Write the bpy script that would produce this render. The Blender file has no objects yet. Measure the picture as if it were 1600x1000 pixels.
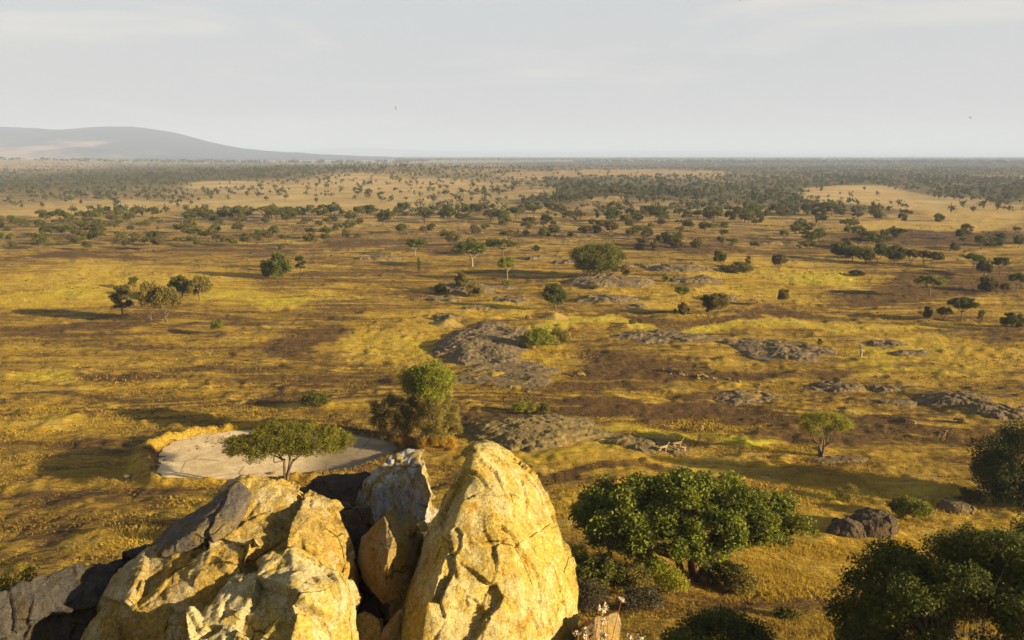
import bpy, bmesh, math, random
import numpy as np
from mathutils import Vector, Matrix
rng = np.random.default_rng(7)
random.seed(7)
scene = bpy.context.scene
COL = scene.collection
F = 1244.0; PITCH = math.radians(11.67); CZ = 35.0
CP, SP = math.cos(PITCH), math.sin(PITCH)
SUN_EL = math.radians(13.2); SUN_AZ = math.radians(-19.0)   # direction towards the sun, angle from +X
SUN = np.array([math.cos(SUN_EL)*math.cos(SUN_AZ), math.cos(SUN_EL)*math.sin(SUN_AZ), math.sin(SUN_EL)])

# ---------------------------------------------------------------- noise
def _h(ix, iy, iz, seed):
    n = (ix.astype(np.int64)*374761393 + iy.astype(np.int64)*668265263 + iz.astype(np.int64)*2147483647 + seed*1274126177) & 0xffffffff
    n = ((n ^ (n >> 13))*1274126177) & 0xffffffff
    n = ((n ^ (n >> 16))*2246822519) & 0xffffffff
    return ((n ^ (n >> 15)) & 0xffffff)/float(0xffffff)
def vnoise(x, y, z=None, seed=0):
    """value noise in 0..1"""
    x = np.asarray(x, float); y = np.asarray(y, float)
    ix = np.floor(x); iy = np.floor(y); fx = x-ix; fy = y-iy
    fx = fx*fx*fx*(fx*(fx*6-15)+10); fy = fy*fy*fy*(fy*(fy*6-15)+10)
    if z is None:
        o = np.zeros_like(ix)
        a = _h(ix, iy, o, seed); b = _h(ix+1, iy, o, seed); c = _h(ix, iy+1, o, seed); d = _h(ix+1, iy+1, o, seed)
        return (a*(1-fx)+b*fx)*(1-fy) + (c*(1-fx)+d*fx)*fy
    z = np.asarray(z, float); iz = np.floor(z); fz = z-iz; fz = fz*fz*fz*(fz*(fz*6-15)+10)
    r = 0
    for dz in (0, 1):
        a = _h(ix, iy, iz+dz, seed); b = _h(ix+1, iy, iz+dz, seed); c = _h(ix, iy+1, iz+dz, seed); d = _h(ix+1, iy+1, iz+dz, seed)
        r = r + ((a*(1-fx)+b*fx)*(1-fy) + (c*(1-fx)+d*fx)*fy)*(fz if dz else 1-fz)
    return r
def fbm(x, y, z=None, oct=4, seed=0, gain=.5):
    s = 0; a = 1; t = 0; k = 1.0
    for i in range(oct):
        s = s + a*(vnoise(x*k+i*17.3, y*k+i*9.1, None if z is None else z*k+i*5.7, seed+i)-.5); t += a; a *= gain; k *= 2.03
    return s*2/t          # about -1..1
def facets(P, scale, seed):
    """tilted flat facets: one random plane per Voronoi cell"""
    Q = P*scale; I = np.floor(Q); f1 = np.full(len(P), 9.); h = np.zeros(len(P))
    for dx in (-1, 0, 1):
        for dy in (-1, 0, 1):
            for dz in (-1, 0, 1):
                c = I+np.array([dx, dy, dz]); p = c+np.stack([_h(c[:,0], c[:,1], c[:,2], seed+k) for k in range(3)], 1)
                D = Q-p; d = np.linalg.norm(D, axis=1); dr = np.stack([_h(c[:,0], c[:,1], c[:,2], seed+11+k) for k in range(3)], 1)-.5
                m = d < f1; h = np.where(m, (D*dr).sum(1)*1.6+(_h(c[:,0], c[:,1], c[:,2], seed+17)-.5)*.5, h); f1 = np.where(m, d, f1)
    return h
def cells(P, scale, seed):
    """Voronoi of points P: F1, F2 and a random number per cell"""
    Q = P*scale; I = np.floor(Q); f1 = np.full(len(P), 9.); f2 = f1.copy(); cid = np.zeros(len(P))
    for dx in (-1, 0, 1):
        for dy in (-1, 0, 1):
            for dz in (-1, 0, 1):
                c = I+np.array([dx, dy, dz])
                p = c+np.stack([_h(c[:,0], c[:,1], c[:,2], seed+k) for k in range(3)], 1)
                d = np.linalg.norm(Q-p, axis=1); r = _h(c[:,0], c[:,1], c[:,2], seed+7)
                m = d < f1
                f2 = np.where(m, f1, np.minimum(f2, d)); cid = np.where(m, r, cid); f1 = np.where(m, d, f1)
    return f1, f2, cid
def sstep(a, b, x):
    t = np.clip((x-a)/(b-a), 0, 1); return t*t*(3-2*t)

# ---------------------------------------------------------------- camera geometry (photo pixels, 1600 x 1000)
def ray(u, v):
    a = (np.asarray(u, float)-800)/F; b = (np.asarray(v, float)-500)/F
    return a, CP-SP*b, -SP-CP*b
def proj(x, y, z):
    zz = z-CZ; d = y*CP-zz*SP; d = np.where(d < .1, .1, d)
    return 800+F*x/d, 500-F*(zz*CP+y*SP)/d, d
def P(u, v, Y):
    a, b, c = ray(u, v); t = Y/b
    return np.array([a*t, Y, CZ+c*t])

# ---------------------------------------------------------------- terrain height
PAN = np.array([-27.9, 87.2]); PANR = 1.0; PAX = (13.2, 8.9); PANZ = 1.05
KD = np.array([0, 3, 6, 8, 10, 12, 14, 20, 25, 30, 38, 47, 60, 80, 110, 145, 1e6])
KZ = np.array([33.3, 32.2, 30.2, 28.7, 27.3, 25.9, 24.2, 18.5, 15.1, 12.3, 9.4, 7.0, 4.4, 1.9, .55, 0, 0])
def smooth_interp(x):
    r = 0
    for k, w in ((-1.5, .25), (0, .5), (1.5, .25)): r = r + w*np.interp(np.maximum(x+k*np.clip(x*.06, .2, 6), 0), KD, KZ)
    return r
def Hbase(x, y):
    D = np.hypot(x, y)
    z = smooth_interp(D*(1+.05*fbm(x/30, y/30, seed=3)*sstep(20, 60, D)))
    z = z + 15*np.exp(-(((x+230)/430)**2+((y-1650)/560)**2)) + 22*np.exp(-(((x+2600)/900)**2+((y-3500)/900)**2))
    z = z + 9*np.exp(-(((x-90)/140)**2+((y-720)/160)**2))*(.8+.4*fbm(x/60, y/60, seed=21))
    z = z + 1.6*fbm(x/260, y/260, seed=5)*sstep(120, 700, D) + .55*fbm(x/38, y/30, seed=6)*sstep(45, 130, D)
    return z
def H(x, y):
    x = np.asarray(x, float); y = np.asarray(y, float)
    z = Hbase(x, y); D = np.hypot(x, y)
    z = z + .16*fbm(x/7, y/6, oct=3, seed=8)*sstep(30, 60, D)*(1-sstep(300, 700, D))
    for cx, cy, sx, sy, h in BUMPS: z = z + h*np.exp(-((x-cx)/sx)**2-((y-cy)/sy)**2)
    r = np.hypot((x-PAN[0])/PAX[0], (y-PAN[1])/PAX[1]); th = np.arctan2((y-PAN[1])/PAX[1], (x-PAN[0])/PAX[0]); rr = r/(PANR*(1+.05*np.sin(3*th+1)+.04*np.sin(5*th)))
    inside = 1-sstep(.97, 1.16, rr)
    z = z*(1-inside)+(PANZ-.12)*inside
    z = z + (.62+.3*np.cos(th-2.7))*np.exp(-((rr-1.16)/.085)**2)*(1+.7*fbm(x/1.2, y/1.2, seed=31))
    return z
BUMPS = []
_HC = {}
def _cache():
    D = np.geomspace(28, 43000, 420); A = np.linspace(-.72, .72, 360)
    X = D[:, None]*np.sin(A)[None]; Y = D[:, None]*np.cos(A)[None]
    _HC['h'] = H(X.ravel(), Y.ravel()).reshape(X.shape); _HC['n'] = len(BUMPS)
def Hq(x, y):
    D = np.hypot(x, y); A = np.arctan2(x, y); h = _HC['h']
    i = np.clip(np.log(D/28)/math.log(43000/28)*419, 0, 418.999); j = np.clip((A+.72)/1.44*359, 0, 358.999)
    a = i.astype(int); b = j.astype(int); fa = i-a; fb = j-b
    return (h[a, b]*(1-fb)+h[a, b+1]*fb)*(1-fa)+(h[a+1, b]*(1-fb)+h[a+1, b+1]*fb)*fa
TS = np.geomspace(30, 42000, 260)
def hit(u, v):
    """where the ray of a photo pixel meets the ground (world x, y, z, depth t)"""
    if _HC.get('n') != len(BUMPS): _cache()
    u = np.atleast_1d(np.asarray(u, float)); v = np.atleast_1d(np.asarray(v, float))
    a, b, c = ray(u, v); T = TS[None, :]
    out = []
    for k in range(0, len(u), 20000):
        a_, b_, c_ = a[k:k+20000, None], b[k:k+20000, None], c[k:k+20000, None]
        below = CZ+c_*T < Hq(a_*T, b_*T); first = np.where(below.any(1), below.argmax(1), len(TS)-1); first = np.maximum(first, 1)
        lo = TS[first-1].copy(); hi = TS[first].copy(); a_, b_, c_ = a_[:, 0], b_[:, 0], c_[:, 0]
        for i in range(16):
            m = (lo+hi)/2; bl = CZ+c_*m < Hq(a_*m, b_*m); hi = np.where(bl, m, hi); lo = np.where(bl, lo, m)
        t = (lo+hi)/2
        for i in range(3): t = np.clip(t+.8*(CZ+c_*t-H(a_*t, b_*t))/np.maximum(-c_, .02), t*.96, t*1.04)
        out.append(t)
    t = np.concatenate(out)
    return a*t, b*t, H(a*t, b*t), t
def hit1(u, v):
    r = hit(u, v); return tuple(float(k[0]) for k in r)
_b = []
for u, v, w, h in ((755,545,120,.9), (815,680,150,.7), (950,440,110,1.2), (945,468,80,.6), (725,455,70,.8), (1220,548,120,.4), (1510,628,120,.8), (703,503,22,.9), (862,494,26,1.0), (925,715,120,.35), (1060,425,120,1.0)):
    a, b, c, t = hit1(u, v); s = w*t/F*.55
    _b.append((a, b+s*.2, s, s*.8, h))
BUMPS += _b

# ---------------------------------------------------------------- mesh helpers
def mesh_of(name, V, faces, mats=(), smooth=False, attr=None):
    """V (n,3); faces: list of (m,k) index arrays"""
    me = bpy.data.meshes.new(name)
    V = np.asarray(V, np.float32); faces = [np.asarray(f, np.int64) for f in faces if len(f)]
    me.vertices.add(len(V)); me.vertices.foreach_set('co', V.ravel())
    loops = np.concatenate([f.ravel() for f in faces]); tot = np.concatenate([np.full(len(f), f.shape[1]) for f in faces])
    me.loops.add(len(loops)); me.loops.foreach_set('vertex_index', loops.astype(np.int32))
    st = np.concatenate([[0], np.cumsum(tot)[:-1]])
    me.polygons.add(len(tot)); me.polygons.foreach_set('loop_start', st.astype(np.int32)); me.polygons.foreach_set('loop_total', tot.astype(np.int32))
    for m in mats: me.materials.append(m)
    if smooth: me.polygons.foreach_set('use_smooth', np.ones(len(tot), bool))
    me.update(calc_edges=True)
    if attr is not None:
        for k, arr in attr.items():
            a = me.attributes.new(k, 'FLOAT_COLOR', 'POINT'); a.data.foreach_set('color', np.asarray(arr, np.float32).ravel())
    return me
def link(name, me, parent=None, loc=None):
    o = bpy.data.objects.new(name, me); COL.objects.link(o)
    if parent is not None: o.parent = parent
    if loc is not None: o.location = loc
    return o
def tag(o, label=None, cat=None, group=None, kind=None):
    if label: o['label'] = label
    if cat: o['category'] = cat
    if group: o['group'] = group
    if kind: o['kind'] = kind
    return o
def empty(name, loc): 
    o = bpy.data.objects.new(name, None); COL.objects.link(o); o.location = loc; o.empty_display_size = .3; return o
def tubes(paths, sides=6):
    """paths: list of (pts (n,3), radii (n)); returns V, [faces]"""
    VV = []; FF = []; off = 0
    ang = np.linspace(0, 2*np.pi, sides, endpoint=False)
    for pts, rad in paths:
        pts = np.asarray(pts, float); n = len(pts)
        tan = np.gradient(pts, axis=0); tan /= np.linalg.norm(tan, axis=1)[:, None]+1e-9
        ref = np.array([0, 0, 1.]) if abs(tan[0][2]) < .9 else np.array([1., 0, 0])
        a = np.cross(tan, ref); a /= np.linalg.norm(a, axis=1)[:, None]+1e-9; b = np.cross(tan, a)
        ring = pts[:, None, :]+(a[:, None, :]*np.cos(ang)[None, :, None]+b[:, None, :]*np.sin(ang)[None, :, None])*np.asarray(rad)[:, None, None]
        VV.append(ring.reshape(-1, 3))
        i = np.arange(n-1)[:, None]*sides; j = np.arange(sides)[None, :]; k = (j+1) % sides
        FF.append(np.stack([i+j, i+k, i+sides+k, i+sides+j], -1).reshape(-1, 4)+off)
        FF.append(None)
        off += n*sides
    return np.concatenate(VV), [np.concatenate([f for f in FF if f is not None])]
def leaves(C, size, r, up=.5, asp=.55, elong=None):
    """rhombic leaves at points C"""
    n = len(C)
    N = r.normal(size=(n, 3)); N[:, 2] += up; N /= np.linalg.norm(N, axis=1)[:, None]
    T = r.normal(size=(n, 3)); T -= N*(T*N).sum(1)[:, None]; T /= np.linalg.norm(T, axis=1)[:, None]+1e-9
    B = np.cross(N, T); s = (size*(.6+.8*r.random(n)))[:, None]
    bend = N*s*.18
    V = np.stack([C-T*s*.5, C+B*s*asp*.5+bend, C+T*s*.5, C-B*s*asp*.5+bend], 1).reshape(-1, 3)
    return V, np.arange(n*4).reshape(-1, 4)
# ---------------------------------------------------------------- materials
def new_mat(name):
    m = bpy.data.materials.new(name); m.use_nodes = True; nt = m.node_tree
    bs = nt.nodes['Principled BSDF']; bs.inputs['Specular IOR Level'].default_value = .2; bs.inputs['Roughness'].default_value = .85
    return m, nt, bs
def nd(nt, typ, **kw):
    n = nt.nodes.new(typ)
    for k, v in kw.items():
        if k in ('inp',):
            for a, b in v.items(): n.inputs[a].default_value = b
        else: setattr(n, k, v)
    return n
def noise(nt, vec, scale, detail=4, rough=.55, dist=0):
    n = nd(nt, 'ShaderNodeTexNoise', inp={'Scale': scale, 'Detail': detail, 'Roughness': rough, 'Distortion': dist}); nt.links.new(vec, n.inputs['Vector']); return n.outputs['Fac']
def ramp(nt, fac, stops):
    n = nt.nodes.new('ShaderNodeValToRGB'); el = n.color_ramp.elements
    while len(el) < len(stops): el.new(.5)
    for e, (p, c) in zip(el, stops): e.position = p; e.color = (c, c, c, 1) if isinstance(c, (int, float)) else (*c, 1)
    nt.links.new(fac, n.inputs['Fac']); return n.outputs['Color']
def mix(nt, fac, a, b, mode='MIX'):
    n = nt.nodes.new('ShaderNodeMix'); n.data_type = 'RGBA'; n.blend_type = mode; n.clamp_factor = True
    for s, v in ((0, fac), (6, a), (7, b)):
        if isinstance(v, (int, float)): n.inputs[s].default_value = v
        elif isinstance(v, tuple): n.inputs[s].default_value = (*v, 1)
        else: nt.links.new(v, n.inputs[s])
    return n.outputs[2]
def maths(nt, op, a, b=0., clamp=False):
    n = nt.nodes.new('ShaderNodeMath'); n.operation = op; n.use_clamp = clamp
    for s, v in ((0, a), (1, b)):
        if isinstance(v, (int, float)): n.inputs[s].default_value = v
        else: nt.links.new(v, n.inputs[s])
    return n.outputs[0]
def coords(nt, kind='Object', scale=None, rot=None):
    t = nt.nodes.new('ShaderNodeTexCoord').outputs[kind] if kind != 'World' else nt.nodes.new('ShaderNodeNewGeometry').outputs['Position']
    if scale is None: return t
    m = nt.nodes.new('ShaderNodeMapping'); m.inputs['Scale'].default_value = scale
    if rot: m.inputs['Rotation'].default_value = rot
    nt.links.new(t, m.inputs['Vector']); return m.outputs['Vector']
def bump(nt, bs, h, strength, dist, prev=None):
    b = nd(nt, 'ShaderNodeBump', inp={'Strength': strength, 'Distance': dist}); nt.links.new(h, b.inputs['Height'])
    if prev: nt.links.new(prev, b.inputs['Normal'])
    nt.links.new(b.outputs['Normal'], bs.inputs['Normal']); return b.outputs['Normal']

def ground_mat():
    m, nt, bs = new_mat('savanna_ground'); L = nt.links
    p = coords(nt, 'World')
    at = nd(nt, 'ShaderNodeAttribute', attribute_name='cover'); sep = nt.nodes.new('ShaderNodeSeparateColor'); L.new(at.outputs['Color'], sep.inputs[0])
    burn, lush, wood = sep.outputs
    ps = coords(nt, 'World', (.35, 1, 1))
    nA = noise(nt, ps, .11, 5, .6, .6); nB = noise(nt, ps, .9, 5, .65, .4); nC = noise(nt, p, 5.5, 4, .7); nD = noise(nt, p, .035, 4, .55); nE = noise(nt, p, 22, 3, .7); nS = noise(nt, coords(nt, 'World', (.12, 1, 1)), .33, 6, .7, .3); nM = noise(nt, coords(nt, 'World', (.5, 1, 1)), 2.6, 5, .75)
    gold = ramp(nt, nB, [(.3, (.34, .20, .020)), (.5, (.60, .37, .038)), (.72, (.78, .54, .085))])
    gold = mix(nt, ramp(nt, nD, [(.42, 0), (.62, 1)]), gold, (.56, .345, .036))
    lsh = ramp(nt, nB, [(.3, (.44, .35, .02)), (.7, (.74, .58, .045))])
    col = mix(nt, ramp(nt, maths(nt, 'ADD', lush, maths(nt, 'MULTIPLY', maths(nt, 'SUBTRACT', nA, .5), .9)), [(.3, 0), (.6, 1)]), gold, lsh)
    stw = noise(nt, coords(nt, 'World', (.25, 1, 1)), .5, 6, .7, .5); col = mix(nt, ramp(nt, stw, [(.52, 0), (.62, .75)]), col, (.66, .47, .13))
    brn = ramp(nt, nC, [(.28, (.062, .033, .013)), (.55, (.145, .080, .028)), (.75, (.28, .165, .055))])
    b2 = maths(nt, 'ADD', burn, maths(nt, 'MULTIPLY', maths(nt, 'SUBTRACT', nA, .5), 1.3))
    b2 = maths(nt, 'ADD', b2, maths(nt, 'MULTIPLY', maths(nt, 'SUBTRACT', nB, .5), .9))
    b2 = maths(nt, 'ADD', b2, maths(nt, 'MULTIPLY', maths(nt, 'SUBTRACT', nC, .5), 1.3))
    b2 = maths(nt, 'ADD', b2, maths(nt, 'MULTIPLY', maths(nt, 'SUBTRACT', nS, .5), 2.2))
    b2 = maths(nt, 'ADD', b2, maths(nt, 'MULTIPLY', maths(nt, 'SUBTRACT', nM, .5), 2.0))
    col = mix(nt, maths(nt, 'MULTIPLY', ramp(nt, b2, [(.28, 0), (.46, 1)]), .85), col, mix(nt, nM, (.27, .16, .024), (.46, .285, .040)))
    col = mix(nt, maths(nt, 'MULTIPLY', ramp(nt, b2, [(.56, 0), (.78, 1)]), .95), col, brn)
    # far, dry straw plain and woodland floor
    far = nt.nodes.new('ShaderNodeSeparateXYZ'); L.new(p, far.inputs[0])
    fy = nd(nt, 'ShaderNodeMapRange', inp={'From Min': 230, 'From Max': 600}); L.new(far.outputs['Y'], fy.inputs['Value'])
    straw = ramp(nt, noise(nt, p, .02, 5, .6), [(.35, (.40, .27, .10)), (.65, (.54, .39, .17))])
    straw = mix(nt, ramp(nt, b2, [(.45, 0), (.9, 1)]), straw, (.10, .06, .034))
    col = mix(nt, fy.outputs[0], col, straw)
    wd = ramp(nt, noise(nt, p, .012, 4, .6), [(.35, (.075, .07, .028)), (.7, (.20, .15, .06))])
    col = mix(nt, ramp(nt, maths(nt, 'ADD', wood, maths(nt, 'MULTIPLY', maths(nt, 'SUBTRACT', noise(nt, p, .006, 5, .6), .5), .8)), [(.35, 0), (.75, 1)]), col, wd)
    # fine blade mottling and bare soil specks
    col = mix(nt, .75, col, ramp(nt, nE, [(.28, .5), (.5, 1.), (.72, 1.45)]), 'MULTIPLY')
    col = mix(nt, .7, col, ramp(nt, nM, [(.3, .6), (.5, 1.), (.7, 1.3)]), 'MULTIPLY')
    L.new(col, bs.inputs['Base Color'])
    bs.inputs['Roughness'].default_value = .95; bs.inputs['Specular IOR Level'].default_value = .08
    n1 = bump(nt, bs, nC, 1., .45); n2 = bump(nt, bs, nM, .9, .5, n1); bump(nt, bs, nB, .7, .9, n2)
    return m
def rock_mat(name, pale, lichen, dark, lich=.5, white=0., scale=1., orange=0., drk=.4, bumps=1.):
    m, nt, bs = new_mat(name); L = nt.links
    p = coords(nt, 'Object', (scale,)*3)
    nL = noise(nt, p, 1.1, 9, .72, .5); nM = noise(nt, p, 3.2, 6, .7, .3); nF = noise(nt, p, 14, 5, .75); nV = noise(nt, p, 45, 3, .7)
    base = mix(nt, ramp(nt, nM, [(.36, 0), (.64, 1)]), pale, tuple(c*.62 for c in pale))
    lic = mix(nt, ramp(nt, nF, [(.4, 0), (.62, 1)]), lichen, tuple(c*.6 for c in lichen))
    f = maths(nt, 'ADD', nL, maths(nt, 'MULTIPLY', maths(nt, 'SUBTRACT', nM, .5), .9)); f = maths(nt, 'ADD', f, maths(nt, 'MULTIPLY', maths(nt, 'SUBTRACT', nF, .5), .5))
    col = mix(nt, ramp(nt, f, [(.60-.3*lich, 0), (.70-.3*lich, 1)]), base, lic)
    if orange:
        o = noise(nt, coords(nt, 'Object', (scale*1.3,)*3, (1, 2, .4)), 1.6, 6, .75, .6)
        col = mix(nt, maths(nt, 'MULTIPLY', ramp(nt, o, [(.62-.1*orange, 0), (.70-.1*orange, 1)]), .85), col, (.50, .24, .018))
    if white:
        s = noise(nt, coords(nt, 'Object', (scale*2.2, scale*2.2, scale*.5), (.1, .1, .7)), 2.4, 7, .7, .5)
        gz = nt.nodes.new('ShaderNodeNewGeometry')
        col = mix(nt, maths(nt, 'MULTIPLY', ramp(nt, s, [(.48-.1*white, 0), (.60-.1*white, 1)]), .9), col, (.54, .54, .52))
    d = noise(nt, coords(nt, 'Object', (scale, scale, scale*.6), (.5, .2, 0)), 1.9, 7, .72, .4)
    col = mix(nt, maths(nt, 'MULTIPLY', ramp(nt, d, [(.64-.16*drk, 0), (.78-.16*drk, 1)]), .8), col, dark)
    col = mix(nt, .9, col, ramp(nt, nV, [(.25, .45), (.5, 1.), (.75, 1.35)]), 'MULTIPLY')
    sp_ = noise(nt, p, 26, 6, .8); col = mix(nt, .8, col, ramp(nt, sp_, [(.36, .35), (.46, 1.)]), 'MULTIPLY')
    wv = noise(nt, coords(nt, 'Object', (scale, scale, scale*.35), (.3, .15, .2)), 5, 6, .7, 1.); col = mix(nt, .6, col, ramp(nt, wv, [(.34, .5), (.5, 1.), (.7, 1.15)]), 'MULTIPLY')
    vr = nd(nt, 'ShaderNodeTexVoronoi', feature='DISTANCE_TO_EDGE', inp={'Scale': .8}); 
    wp = mix(nt, .5, p, nd(nt, 'ShaderNodeTexNoise', inp={'Scale': 2.2, 'Detail': 5}).outputs['Color'], 'ADD'); L.new(wp, vr.inputs['Vector'])
    cr = ramp(nt, vr.outputs['Distance'], [(0, .1), (.006, .5), (.016, 1)])
    cm = maths(nt, 'MULTIPLY', maths(nt, 'SUBTRACT', 1., cr), ramp(nt, nL, [(.5, 0), (.56, 1)]))
    col = mix(nt, cm, col, tuple(c*.35 for c in dark))
    L.new(col, bs.inputs['Base Color']); bs.inputs['Roughness'].default_value = .9
    n1 = bump(nt, bs, nM, .9*bumps, .13/scale); n2 = bump(nt, bs, nF, 1.*bumps, .06/scale, n1); n2 = bump(nt, bs, sp_, .8*bumps, .03/scale, n2); n3 = bump(nt, bs, nV, .8*bumps, .02/scale, n2)
    bump(nt, bs, maths(nt, 'SUBTRACT', 1., cm), .8, .04/scale, n3)
    return m
def leaf_mat(name, a, b, scale=1.2, trans=.25):
    m, nt, bs = new_mat(name); L = nt.links
    p = coords(nt, 'Object'); n1 = noise(nt, p, scale, 2); n2 = noise(nt, p, scale*7, 1)
    oi = nt.nodes.new('ShaderNodeObjectInfo')
    f = maths(nt, 'ADD', maths(nt, 'MULTIPLY', n1, .6), maths(nt, 'MULTIPLY', n2, .4))
    col = mix(nt, ramp(nt, f, [(.38, 0), (.62, 1)]), a, b)
    v = maths(nt, 'ADD', maths(nt, 'MULTIPLY', oi.outputs['Random'], .5), .75)
    cv = nt.nodes.new('ShaderNodeCombineColor')
    for i in range(3): L.new(v, cv.inputs[i])
    col = mix(nt, 1., col, cv.outputs[0], 'MULTIPLY')
    L.new(col, bs.inputs['Base Color']); bs.inputs['Roughness'].default_value = .7; bs.inputs['Specular IOR Level'].default_value = .08
    tr = nt.nodes.new('ShaderNodeBsdfTranslucent'); L.new(col, tr.inputs['Color'])
    ms = nt.nodes.new('ShaderNodeMixShader'); ms.inputs[0].default_value = trans
    L.new(bs.outputs[0], ms.inputs[1]); L.new(tr.outputs[0], ms.inputs[2]); L.new(ms.outputs[0], nt.nodes['Material Output'].inputs['Surface'])
    return m
def bark_mat(name, a, b):
    m, nt, bs = new_mat(name)
    n = noise(nt, coords(nt, 'Object', (3, 3, .6)), 3, 5, .7); nt.links.new(ramp(nt, n, [(.35, a), (.65, b)]), bs.inputs['Base Color'])
    bump(nt, bs, n, .8, .05); return m
M = {}
M['ground'] = ground_mat()
M['spire'] = rock_mat('golden_boulder', (.68, .53, .21), (.66, .45, .085), (.21, .135, .045), lich=.6, orange=.55, drk=.25)
M['massif'] = rock_mat('ochre_boulder', (.62, .48, .22), (.58, .38, .08), (.15, .10, .04), lich=.7, orange=.45, drk=.62)
M['front'] = rock_mat('pale_boulder', (.68, .55, .26), (.68, .48, .10), (.16, .12, .06), lich=.45, orange=.15, drk=.2)
M['slab'] = rock_mat('slab_rock', (.20, .165, .12), (.26, .19, .08), (.06, .048, .035), lich=.4, drk=.5)
M['white'] = rock_mat('streaked_boulder', (.22, .23, .25), (.50, .35, .10), (.06, .06, .065), lich=1.05, white=.2, orange=.1, drk=.35)  # blue-grey base puts the tone of shaded rock into the colour
M['wedge'] = rock_mat('brown_boulder', (.40, .28, .12), (.46, .29, .06), (.10, .07, .04), lich=.5, orange=.2, drk=.4)
M['grey'] = rock_mat('grey_slope_rock', (.115, .10, .08), (.13, .095, .05), (.035, .03, .024), lich=.3, drk=.6)
M['darkrock'] = rock_mat('dark_rock', (.13, .095, .07), (.17, .12, .06), (.035, .028, .022), lich=.3, drk=.6)
M['outcrop'] = rock_mat('granite_outcrop', (.25, .18, .09), (.28, .19, .07), (.05, .036, .024), lich=.4, scale=.6, drk=.75, bumps=1.5)
M['outcrop2'] = rock_mat('grooved_outcrop', (.30, .215, .08), (.34, .24, .07), (.05, .04, .022), lich=.4, scale=.4, drk=.45, bumps=1.4)
M['midrock'] = rock_mat('dark_boulder', (.13, .085, .045), (.11, .075, .035), (.03, .024, .02), lich=.3, scale=.6, drk=.5)
M['rubble'] = rock_mat('pale_stone', (.27, .19, .08), (.28, .19, .05), (.12, .09, .05), lich=.4, scale=1.5)
M['fig'] = leaf_mat('fig_leaves', (.062, .078, .010), (.18, .185, .020), .8)
M['acacia'] = leaf_mat('acacia_leaflets', (.20, .19, .02), (.36, .31, .032), .7, .35)
M['bushleaf'] = leaf_mat('bush_leaves', (.065, .07, .012), (.14, .13, .022), 1.)
M['darkleaf'] = leaf_mat('dark_leaves', (.045, .056, .012), (.10, .105, .02), 1.)
M['lime'] = leaf_mat('lime_leaves', (.14, .155, .015), (.27, .26, .025), 1.)
M['yellow'] = leaf_mat('yellow_leaves', (.28, .27, .02), (.40, .36, .03), 1.)
M['olive'] = leaf_mat('olive_leaves', (.14, .115, .022), (.25, .19, .04), 1.)
M['greyleaf'] = leaf_mat('dry_leaves', (.07, .06, .03), (.13, .10, .05), 1.)
M['mid1'] = leaf_mat('savanna_green', (.068, .076, .012), (.15, .14, .022), .5)
M['mid2'] = leaf_mat('savanna_olive', (.09, .078, .020), (.18, .14, .03), .5)
M['farwood'] = leaf_mat('far_woodland', (.052, .056, .026), (.105, .10, .042), .02)
M['drygold'] = leaf_mat('dry_orange_leaves', (.30, .16, .015), (.48, .28, .03), 1.)
M['scrub'] = leaf_mat('scrub_leaves', (.075, .055, .018), (.16, .105, .03), .15)
M['bark'] = bark_mat('brown_bark', (.07, .042, .025), (.17, .11, .065))
M['redbark'] = bark_mat('red_bark', (.05, .022, .012), (.16, .075, .035))
M['greybark'] = bark_mat('grey_bark', (.18, .135, .09), (.32, .25, .17))
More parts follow.
